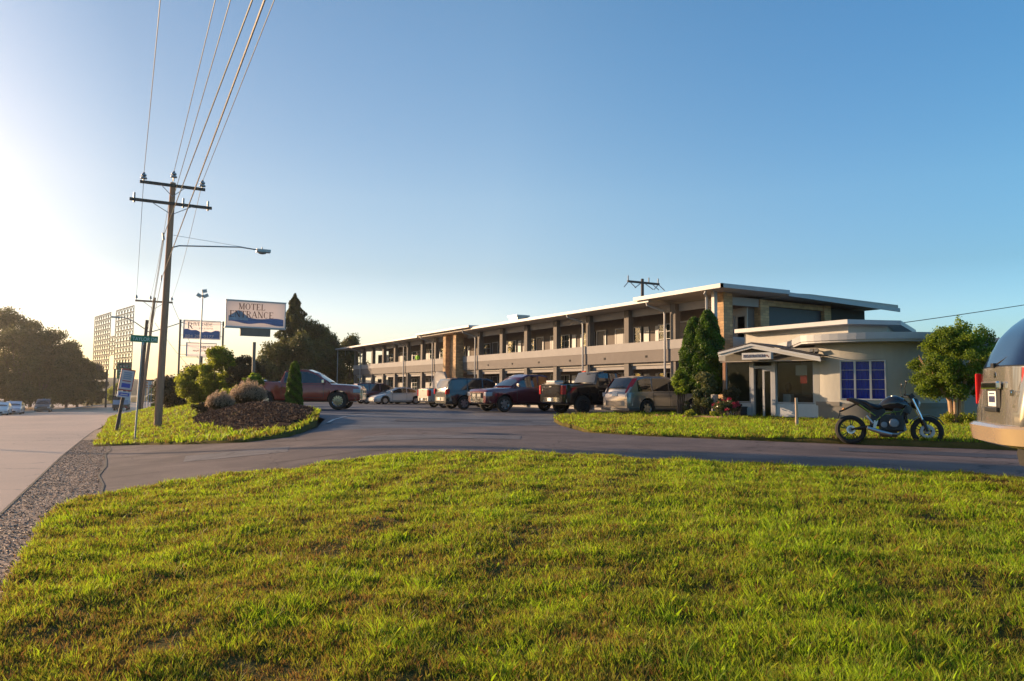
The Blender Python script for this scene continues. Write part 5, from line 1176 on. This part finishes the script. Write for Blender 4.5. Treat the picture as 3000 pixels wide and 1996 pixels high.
b=MB(); b.tube([(.30,-.08,.55),(.33,-.09,.34),(.15,-.11,.24),(-.12,-.15,.25)],.022,8); b.tube([(.30,.06,.55),(.33,.06,.34),(.15,-.05,.22)],.022,8); b.build('exhaust_header',M['steel'],t,smooth=True)
b=MB(); b.tube([(.05,-.14,.23),(-.15,-.16,.27),(-.42,-.17,.36)],[.04,.05,.038],10); b.build('muffler',M['alloy'],t,smooth=True)
b=MB(); b.box((.0,0,.24),(.34,.2,.12)); b.build('belly_pan',M['bark'],t,bevel=.03)
b=MB(); b.tube([(.30,-.36,1.06),(.38,-.22,1.06),(.42,0,1.03),(.38,.22,1.06),(.30,.36,1.06)],.014,8); b.build('handlebar',M['black'],t,smooth=True)
for y in (-.36,.36):
    b=MB(); b.tube([(.29,y,1.06),(.32,y*.72,1.06)],.02,8); b.build('grip',M['rubber'],t)
    b=MB(); b.tube([(.33,y*.75,1.07),(.30,y*.9,1.2),(.33,y*.95,1.3)],.008,5); b.sphere((.33,y*.95,1.33),(.02,.055,.04)); b.build('mirror',M['black'],t,smooth=True)
b=MB(); b.sphere((.53,0,.90),(.09,.10,.12)); b.box((.46,0,1.05),(.1,.16,.1),ry=-.6); b.build('headlamp_cowl',M['black'],t,smooth=True)
b=MB(); b.sphere((.585,0,.89),(.045,.075,.085)); b.build('headlight',M['clearlamp'],t,smooth=True)
b=MB(); b.tube([(-.05,.14,.28),(-.12,.30,.02)],.012,6); b.build('kickstand',M['black'],t)
b=MB(); b.slab([(-.28,-.12,.52),(-.2,-.12,.52),(-.27,-.12,.30),(-.31,-.12,.32)],(0,-1,0),.02); b.tube([(-.42,-.1,.62),(-.30,-.12,.46)],.022,8); b.build('rear_shock',M['alloy'],t)
# ------------------------------------------------ person on the gallery
PR=thing('person','person in a lime green shirt with short dark hair standing behind the upper balcony wall','person',(25.95,64.6,2.78),rad(200))
def skin(name,pts,edges,rads,m,parent,sub=1):
    me=bpy.data.meshes.new(name); me.from_pydata(pts,edges,[]); me.materials.append(m)
    o=bpy.data.objects.new(name,me); COL.objects.link(o); o.parent=parent
    md=o.modifiers.new('skin','SKIN'); md.use_smooth_shade=True
    sv=me.skin_vertices[0].data if me.skin_vertices else None
    if sv is None:
        bm=bmesh.new(); bm.from_mesh(me); bm.verts.layers.skin.verify(); bm.to_mesh(me); bm.free(); sv=me.skin_vertices[0].data
    for k,rv in enumerate(rads): sv[k].radius=(rv,rv) if not isinstance(rv,tuple) else rv; sv[k].use_root=(k==0)
    o.modifiers.new('sub','SUBSURF').levels=sub; o.modifiers['sub'].render_levels=sub; return o
bp=[(0,0,.95),(0,0,1.15),(0,0,1.38),(0,0,1.48),(.02,0,1.58),(.03,0,1.68)]; be=[(0,1),(1,2),(2,3),(3,4),(4,5)]; br_=[.14,.13,.15,.055,.09,.07]
for y in (.1,-.1):
    n=len(bp); bp+=[(0,y,.85),(0.02,y,.48),(0,y,.08),(.12,y,.04)]; be+=[(0,n),(n,n+1),(n+1,n+2),(n+2,n+3)]; br_+=[.09,.06,.045,.035]
for y in (.2,-.2):
    n=len(bp); bp+=[(0,y,1.40),(0.04,y*1.2,1.14),(.22,y*.9,1.02),(.30,y*.8,1.02)]; be+=[(2,n),(n,n+1),(n+1,n+2),(n+2,n+3)]; br_+=[.06,.045,.035,.03]
    for k in range(5):
        m_=len(bp); fy=(k-2)*.018; bp+=[(.36-.012*abs(k-2),y*.8+fy,1.01),(.39-.015*abs(k-2),y*.8+fy,.99)]; be+=[(n+3,m_),(m_,m_+1)]; br_+=[.009,.008]
skin('body',bp,be,br_,mat('skin',(.35,.2,.13),.6),PR)
b=MB(); loft2=[(0.93,.16,.12),(1.1,.165,.115),(1.3,.2,.13),(1.42,.2,.11),(1.49,.09,.07)]
V=[];F=[]
for z,ry_,rx_ in loft2:
    for k in range(16): a=2*math.pi*k/16; V.append((rx_*1.1*math.cos(a),ry_*1.1*math.sin(a),z))
for q in range(4):
    for k in range(16): F.append((q*16+k,q*16+(k+1)%16,(q+1)*16+(k+1)%16,(q+1)*16+k))
b.add(V,F)
for y in (.2,-.2): b.tube([(0,y*.85,1.42),(.02,y*1.1,1.28),(.045,y*1.22,1.15)],[.085,.075,.06],10)
b.build('shirt',mat('lime_shirt',(.30,.62,.03),.8),PR,smooth=True)
b=MB()
for y in (.09,-.09): b.tube([(0,y,.95),(.01,y,.5),(0,y,.08)],[.12,.09,.07],10)
b.build('trousers',M['navy'],PR,smooth=True)
b=MB(); b.sphere((.0,0,1.69),(.10,.09,.10)); b.build('hair',M['black'],PR,smooth=True)
# ------------------------------------------------ plants
A=L
conif('arborvitae_tree',(21.72,23.15),4.12,.9,'tall pointed arborvitae, left of the pair beside the silver SUV','tree',26000,.09,A['arbor'],group='arborvitae beside the registration office',low=.22,power=.45,lump=.14)
conif('arborvitae_tree',(21.98,22.62),4.38,1.04,'tallest and widest arborvitae, right of the pair before the stone pillar','tree',34000,.09,A['arbor'],group='arborvitae beside the registration office',low=.2,power=.45,lump=.14)
conif('columnar_evergreen',(7.3,32.3),2.05,.40,'small columnar evergreen at the end of the mulch bed in front of the red pickup','shrub',12000,.07,A['arbor'],low=.02,power=.35,lump=.1)
def bush(name,x,y,blobs,n,leaf,m,label,cat='shrub',stems=0,z=None,group=None):
    zz=gz(x,y) if z is None else z; t=thing(name,label,cat,(x,y,zz),0,group)
    b=MB()
    for k in range(max(3,stems)):
        a=rng.uniform(0,6.28); c_=blobs[k%len(blobs)][0]; b.tube([(.1*math.cos(a),.1*math.sin(a),-.1),(c_[0]*.5+.1*math.cos(a),c_[1]*.5+.1*math.sin(a),c_[2]*.5),c_],[.03,.025,.01],5)
    b.build('stems',M['bark'],t); crown(blobs,n,t,leaf,m,'foliage'); return t
def rb(cx,cy,cz,R,H,k,r0,r1):
    out=[]
    for _ in range(k):
        a=rng.uniform(0,6.28); q=rng.uniform(0,1)**.5; z=rng.uniform(0,1); e=math.sin(math.pi*(.15+.8*z))**.5; r=rng.uniform(r0,r1)
        out.append(((cx+R*q*e*math.cos(a),cy+R*q*e*math.sin(a),cz+H*z),(r,r,r*.85)))
    return out
bush('laurel_shrub',20.3,21.1,rb(0,0,.4,.42,1.2,14,.16,.26),6000,.10,A['laurel'],'broad leaved shrub with yellowish leaves in front of the arborvitae',stems=8)
bush('green_shrub',20.55,22.75,rb(0,0,.75,.35,.9,12,.14,.24),4500,.08,A['myrtle'],'light green leafy shrub on bare stems hiding the nose of the silver SUV',stems=12)
bush('bare_stem_shrub',20.9,22.2,rb(0,0,.1,.5,.55,10,.1,.2),1200,.08,A['laurel'],'sparse twiggy shrub of bare brown stems under the arborvitae',stems=24)
bush('dark_shrub',20.9,20.3,rb(0,0,.3,.4,.75,10,.16,.25),4000,.08,A['darkbush'],'dark shrub right of the laurel under the office window')
az=bush('azalea_bush',19.75,19.45,rb(0,0,.25,.36,.3,10,.12,.2),2600,.06,A['laurel'],'small azalea covered in pink and red flowers in front of the office','flowering shrub')
for _ in range(16): cards('flower_cluster',blob((rng.normal(0,.22),rng.normal(0,.22),.52+rng.normal(0,.12)),(.09,.09,.06),26)[0],.07,L['pink'],az)
for x,y,lab in ((18.75,20.3,'low pale flower clump at the left end of the brick edging'),(19.2,19.6,'low lime coloured hosta clump behind the timber edging')):
    bush('flower_clump',x,y,rb(0,0,.08,.2,.15,5,.08,.14),500,.07,A['shrub'],lab,'flowers')
# brick edging
ed=thing('brick_edging','low edging of weathered red bricks and timber along the planting bed','edging',(20.8,24.2,gz(19,21)))
e0,e1=Vector((18.2,21.6)),Vector((18.75,19.9)); dd=(e1-e0); nb=15
for k in range(nb):
    p_=e0+dd*(k+.5)/nb; b=MB(); b.box((p_.x-20.8,p_.y-24.2,.03+.02*math.sin(k*2)),(.09,dd.length/nb-.015,.12),rz=math.atan2(dd.y,dd.x)-rad(90)+rng.normal(0,.06)); b.build('brick',M['brick'],ed,bevel=.006)
b=MB(); b.box((-1.85,-4.75,.06),(.10,1.0,.1),rz=.3); b.build('timber',M['wood'],ed)
mb_=patch('planting_bed',[(18.25,21.6),(18.8,19.9),(19.2,19.0),(20.9,19.4),(20.9,23.0),(18.8,23.2)],.09,.4,M['mulch'],extra=isl_h)
b=MB(); b.box((0,0,.19),(.5,.35,.38)); b.box((0,0,.40),(.56,.4,.05)); o=b.build('planter_box',M['darkpanel'],bevel=.01); tag(o,'dark grey box by the office wall left of the door','box'); o.location=(21.75,20.6,.13)
STK=(17.5,14.5,gz(17.5,14.5)); t=thing('wooden_stake','plain pale wooden stake standing in the lawn before the office','stake',STK,ry=-.01); b=MB(); b.tube([(0,0,-.2),(0.01,0,.42),(0,0,.82)],[.048,.043,.04],7); b.build('shaft',mat('pale_wood',(.4,.3,.22),.8,var=.2,streak=(9,9,1),scale=3),t)
# crape myrtle
CMx,CMy=27.0,15.2
CM=(23.6,13.45); t=thing('crape_myrtle_tree','small rounded multi stemmed crape myrtle right of the office','tree',(CM[0],CM[1],gz(*CM)))
b=MB()
brs=[]
for k,(a,l_) in enumerate(((2.6,.5),(1.9,.3),(.4,.35),(5.2,.45),(3.6,.4),(4.4,.3))):
    p0=(.12*math.cos(a),.12*math.sin(a),-.1); p1=(.18*math.cos(a),.18*math.sin(a),.75); p2=(l_*1.3*math.cos(a),l_*1.3*math.sin(a),1.35); p3=(l_*2.2*math.cos(a),l_*2.2*math.sin(a),2.1)
    b.tube([p0,p1,p2,p3],[.075,.06,.045,.02],8)
    for q in range(3):
        aa=a+rng.normal(0,.7); b.tube([p2,(p2[0]+.5*math.cos(aa),p2[1]+.5*math.sin(aa),p2[2]+rng.uniform(.3,.9))],[.025,.01],5)
b.build('trunk',M['barkpale'],t,smooth=True)
cl=rb(0,0,.95,1.28,1.95,130,.16,.32)+[((-1.0,.35,1.25),(.28,.28,.22)),((-1.15,.4,1.05),(.2,.2,.15)),((.3,-.2,3.0),(.22,.22,.28)),((.75,-.4,2.85),(.25,.25,.35)),((1.0,-.55,2.7),(.22,.22,.35)),((-.3,0,2.9),(.25,.25,.2)),((.1,-.1,3.2),(.12,.12,.28))]
cl=[c_ for c_ in cl if c_[0][2]>1.15 or math.hypot(c_[0][0],c_[0][1])>.5]
crown(cl,44000,t,.075,A['myrtle'])
bush('ivy_shrub',23.5,13.2,rb(0,0,.05,.6,.3,10,.14,.24),2500,.07,A['shrub'],'low leafy growth around the foot of the crape myrtle')
# roadside bed plants
bush('big_leafy_shrub',5.15,49.5,rb(0,0,.25,1.15,1.9,70,.18,.42),16000,.13,A['shrub'],'loose yellow green shrub at the left of the roadside bed behind the thin pole',stems=6)
bush('big_leafy_shrub',6.35,47.5,rb(0,0,.3,1.15,2.9,90,.18,.42),22000,.13,A['shrub'],'tallest yellow green shrub in the middle of the roadside bed',stems=8)
bush('big_leafy_shrub',7.5,45.8,rb(0,0,.2,.9,2.5,60,.18,.38),16000,.12,A['darkbush'],'darker upright shrub right of the tall one beside the motel sign pole',stems=6)
bush('round_dark_shrub',4.4,58,rb(0,0,.3,1.1,1.5,26,.5,.8),14000,.16,A['darkbush'],'dense dark rounded shrub at the roadside left of the leafy shrubs')
bush('round_dark_shrub',7.2,70,rb(0,0,.3,1.6,2.3,26,.6,.9),12000,.2,A['woods'],'dull green bush standing beneath the riverside sign')
bush('broadleaf_plant',6.6,38.2,rb(0,0,.5,.45,1.1,10,.15,.3),900,.24,A['myrtle'],'tall loose plant with a few large bright leaves in front of the red pickup',stems=7)
bush('low_green_shrub',6.2,41.5,rb(0,0,.2,.6,.7,14,.25,.4),4000,.12,A['shrub'],'low green shrub between the tall shrub and the plume grass')
def plume(x,y,R,H,n,label):
    z=gz(x,y); t=thing('plume_grass',label,'ornamental grass',(x,y,z),0,'plume grasses in the mulch bed')
    a=rng.uniform(0,6.283,n); q=rng.uniform(0,1,n)**.5; base=np.stack([.3*R*q*np.cos(a),.3*R*q*np.sin(a),np.zeros(n)],1); tip=np.stack([R*q*np.cos(a),R*q*np.sin(a),H*(1-.5*q**2)*rng.uniform(.65,1.15,n)],1)
    w=rng.normal(size=(n,3))*.016; V=np.stack([base-w,base+w,tip+w*.4,tip-w*.4],1); rawmesh('leaves',V.reshape(-1,3),4,n,A['darkbush'],t,np.repeat(rng.uniform(.3,1,n),4))
    k=rng.choice(n,n//2); C=(tip[k]*1.12).repeat(8,0)+rng.normal(0,.022,(len(k)*8,3))+rng.uniform(-.09,.09,len(k)*8)[:,None]*np.array([.3,.1,1.]); cards('plumes',C,.045,A['plume'],t); return t
plume(5.75,34.3,.72,.92,2600,'larger plume grass with pinkish seed heads in the mulch bed')
plume(4.45,33.3,.52,.62,1600,'smaller plume grass with pinkish seed heads at the left of the larger one')
bush('dried_shrub',3.9,35,rb(0,0,.1,.35,.4,8,.12,.2),1500,.08,A['darkbush'],'small dark round shrub at the left end of the mulch bed')
n_=26000; a_=rng.uniform(3,8,n_); b_=rng.uniform(23,54,n_); P_=np.stack([a_,b_],1); P_=P_[inside(P_,BED)]
Z_=np.array([zt(x,y)+.10+strip_h(x,y) for x,y in P_]); cards('mulch_chips',np.column_stack([P_,Z_+rng.uniform(0,.05,len(P_))]),.10,leafmat('bark_chips',(.02,.010,.008),(.16,.10,.07),.05,.95),None,asp=.4); tag(bpy.data.objects['mulch_chips'],kind='stuff')
n_=60000; P_=np.stack([rng.uniform(-1.2,.5,n_),3.5+rng.uniform(0,1,n_)**1.3*28],1); P_=P_[inside(P_,GRAV)]
Z_=np.array([zt(x,y)+.016 for x,y in P_]); cards('gravel_stones',np.column_stack([P_,Z_]),rng.uniform(.01,.028,len(P_)),leafmat('gravel_stone',(.12,.075,.05),(.62,.42,.29),.0,.6),None,N=np.array([0,0,1.2]),asp=.8); tag(bpy.data.objects['gravel_stones'],kind='stuff')
for x,y,h,r in ((-17.8,49.4,14.4,1.7),):
    decid('street_tree',(x,y),h,r,'slim tall tree standing across the highway beyond the left edge of the view','tree',4000,.22,A['woods'],group='slim trees beyond the left edge',trunk=.13,base=.74,clumps=22)
# trees
conif('cedar_tree',(20.6,92),13.2,3.8,'tall spire topped cedar behind the MOTEL ENTRANCE sign, highest of the group','tree',42000,.26,A['cedar'],group='cedars beyond the motel',low=.04,power=.85,lump=.6)
for x,y,h,r,n,lab in ((22.0,93.5,11.0,2.4,15000,'upright tree filling in close behind the tall spire'),(24.3,93.5,9.3,2.4,14000,'dense tree between the middle one and the motel roof end'),(17.9,90,7.2,2.7,15000,'broad bushy tree at the left of the tall spire'),(22.9,91,9.6,2.7,18000,'rounded middle tree just right of the tall spire'),(25.4,92,8.6,2.3,14000,'uneven topped tree near the end of the motel roof'),(28.2,93,8.3,2.3,12000,'rightmost tree seen through the far motel posts'),(16.0,86,4.6,2.0,9000,'low tree at the foot of the group beside the sign pole'),(20.3,88,8.0,3.0,15000,'wide low tree in front of the tall spire')):
    decid('cedar_tree',(x,y),h,r,lab,'tree',n,.26,A['cedar'],group='cedars beyond the motel',trunk=.2,base=.08,clumps=30,flat=1.1)
tl_=[(-16.0,172,20.0,6.2,'tallest tree at the left edge, its top standing above the wood'),(-12.6,182,18.2,4.0,'second tall tree at the left edge'),(-13.5,163,16.0,6.3,'broad tree at the front left of the wood'),(-10.4,166,15.6,5.6,'round crowned tree in the middle of the wood'),(-8.2,171,15.8,5.0,'sloping crowned tree right of the middle of the wood'),(-6.0,176,13.8,4.4,'smaller tree near the right end of the wood'),(-4.2,181,11.6,3.6,'low tree next to the right end of the wood'),(-2.4,186,9.8,2.8,'rightmost low tree of the wood beside the lattice frame'),(-.8,205,10.0,2.6,'thin pale tree seen through the lattice frame'),(-22,160,16,6,''),(-29,165,17,6.5,''),(-38,158,16,7,''),(-50,165,17,7,''),(-64,160,16,8,'')]
for x,y,h,r,lab in tl_:
    vis=x>-20
    decid('roadside_tree',(x,y),h,r,lab if vis else 'tall tree in the wood beyond the left edge of the view','tree',16000 if vis else 5000,.42 if vis else .7,A['woods'],group='trees of the wood across the highway',trunk=.3,base=.10,clumps=34)
for x,y,h,r,lab in ((3.6,215,5.5,3,'small lit tree under the green highway sign'),(10.2,170,4.5,2.2,'small bright bush beyond the leaning board'),(15,190,6,3,'yellowish tree right of the stub pole'),(-3,230,6.5,3.6,'bushy tree behind the lattice frame legs'),(19,200,7,4,'dull green tree beyond the riverside sign'),(24,180,6,3.5,'round tree beyond the roadside shrubs')):
    decid('distant_tree',(x,y),h,r,lab,'tree',3500,.4,A['shrub'],group='small trees along the far road',trunk=.15,base=.08,clumps=14)
# ------------------------------------------------ grass blades
def zv(x,y):
    h=-.25-.0195*np.clip(y,-40,150)-.005*np.clip(y-150,0,None); l=-.007*(np.clip(y,0,200)-35).clip(0)
    sh=.11*(np.clip(y,None,400)-74).clip(0); t=np.clip((x+.6-sh)/8,0,1); t=t*t*(3-2*t); return h*(1-t)+l*t
smv=lambda t:(lambda q:q*q*(3-2*q))(np.clip(t,0,1))
def nz2(x,y,s=1.0,k=0):
    return (np.sin(x*1.7*s+y*.9*s+k)+np.sin(x*-2.3*s+y*2.9*s+1.3+k)+np.sin(x*4.1*s+y*3.3*s+2.1*k)+np.sin(x*5.9*s-y*4.7*s+.7+k)*.7+np.sin(x*.6*s-y*.5*s+k*3))/4.7
def blades(name,poly,hf,N,d0,d1,a0,a1,hgt,wid,pw,label,lean=.6,tuft=8):
    N=N//tuft
    d=(d0**(2-pw)+rng.uniform(0,1,N)*(d1**(2-pw)-d0**(2-pw)))**(1/(2-pw)); a=np.radians(rng.uniform(a0,a1,N))-YAW
    T=np.stack([d*np.sin(a),d*np.cos(a)],1); n1=nz2(T[:,0],T[:,1],1.1)*.45+nz2(T[:,0],T[:,1],3.2,2)*.4+nz2(T[:,0],T[:,1],9.5,4)*.4
    k=inside(T,poly)&((n1>-.36)|(rng.uniform(0,1,N)<.3)); T=T[k];d=d[k];n1=n1[k];N=len(T)
    th_=rng.lognormal(0,.32,N); tv=rng.normal(0,.16,N)
    T,d,n1,th_,tv=[q.repeat(tuft,0) for q in (T,d,n1,th_,tv)]; n=len(T)
    off2=rng.normal(0,1,(n,2))*(.014*np.clip(d/4.5,.8,2.4))[:,None]; P=T+off2; x,y=P[:,0],P[:,1]; z=zv(x,y)+hf(x,y)
    H=hgt*np.clip(rng.normal(1,.22,n),.4,1.6)*th_*(1+.6*np.clip(n1,-.6,.8))
    Wd=wid*(.6+.8*rng.uniform(0,1,n))*np.clip(d/5,.7,4)**.85
    th=rng.uniform(0,6.283,n); bx,by=np.cos(th),np.sin(th); ln=H*lean*rng.uniform(.3,1.4,n)
    on=np.linalg.norm(off2,axis=1)+1e-6; ph=np.arctan2(off2[:,1],off2[:,0])+rng.normal(0,.7,n)
    base=np.stack([x,y,z],1); wv=np.stack([bx*Wd/2,by*Wd/2,np.zeros(n)],1); dl=np.stack([np.cos(ph)*ln,np.sin(ph)*ln,np.zeros(n)],1)
    mid=base+dl*.35+np.stack([np.zeros(n),np.zeros(n),H*.6],1); tip=base+dl+np.stack([np.zeros(n),np.zeros(n),H],1)
    V=np.stack([base-wv,base+wv,mid+wv*.8,tip,mid-wv*.8],1)
    dry=rng.uniform(0,1,n)<.14
    var=np.clip(.56+.62*n1+tv+rng.normal(0,.12,n),0,1); var[dry]*=.2
    if name=='front_grass': var=np.clip(var-.12*smv((4.2-x)/4),0,1)
    o=rawmesh(name,V.reshape(-1,3),5,n,L['grass'],None,np.repeat(var,5)); tag(o,label,'grass',kind='stuff'); return o
lmp=lambda x,y:.05+.018*np.sin(x*2.1+y*1.3)+.014*np.sin(x*4.3-y*3.1+1)+.012*np.sin(x*7.7+y*2.9+.5*np.sin(y*3))+.009*np.sin(x*3.1+y*8.9+np.sin(x*4))+.03*smv((y-2)/6)*smv((6-x)/6)
blades('front_grass',NEAR,lmp,900000,2.8,18,-41,41,.031,.0042,1.4,'bright green mown grass of the front lawn')
blades('office_grass',ISL,lambda x,y:.05+.10*smv((x-12)/3),260000,12,34,-2,41,.06,.006,1.2,'green grass island in front of the registration office')
sth=lambda x,y:.06+.55*np.exp(-((x-5.2)**2/4.5+(y-29)**2/30))+.35*np.exp(-((x-5)**2/5+(y-45)**2/120))
i_=inside
BP=BED
_ins=inside
def inside_strip(P,poly): return _ins(P,poly)&~_ins(P,BP)
inside=inside_strip
blades('roadside_grass',STRIP,sth,150000,20,75,-37,-12,.08,.007,1.2,'bright yellow green grass on the roadside strip')
inside=_ins

# ------------------------------------------------ haze
b=MB(); b.bb((-900,-300,-60),(1500,2300,60)); hz=b.build('haze',None); tag(hz,kind='stuff')
hm=bpy.data.materials.new('haze_air'); hm.use_nodes=True; n=hm.node_tree; n.nodes.clear(); ho=n.nodes.new('ShaderNodeOutputMaterial'); pv=n.nodes.new('ShaderNodeVolumePrincipled')
pv.inputs['Density'].default_value=.0002; pv.inputs['Anisotropy'].default_value=.6; pv.inputs['Color'].default_value=(.95,.93,.92,1)
n.links.new(pv.outputs[0],ho.inputs['Volume']); hz.data.materials.clear(); hz.data.materials.append(hm)
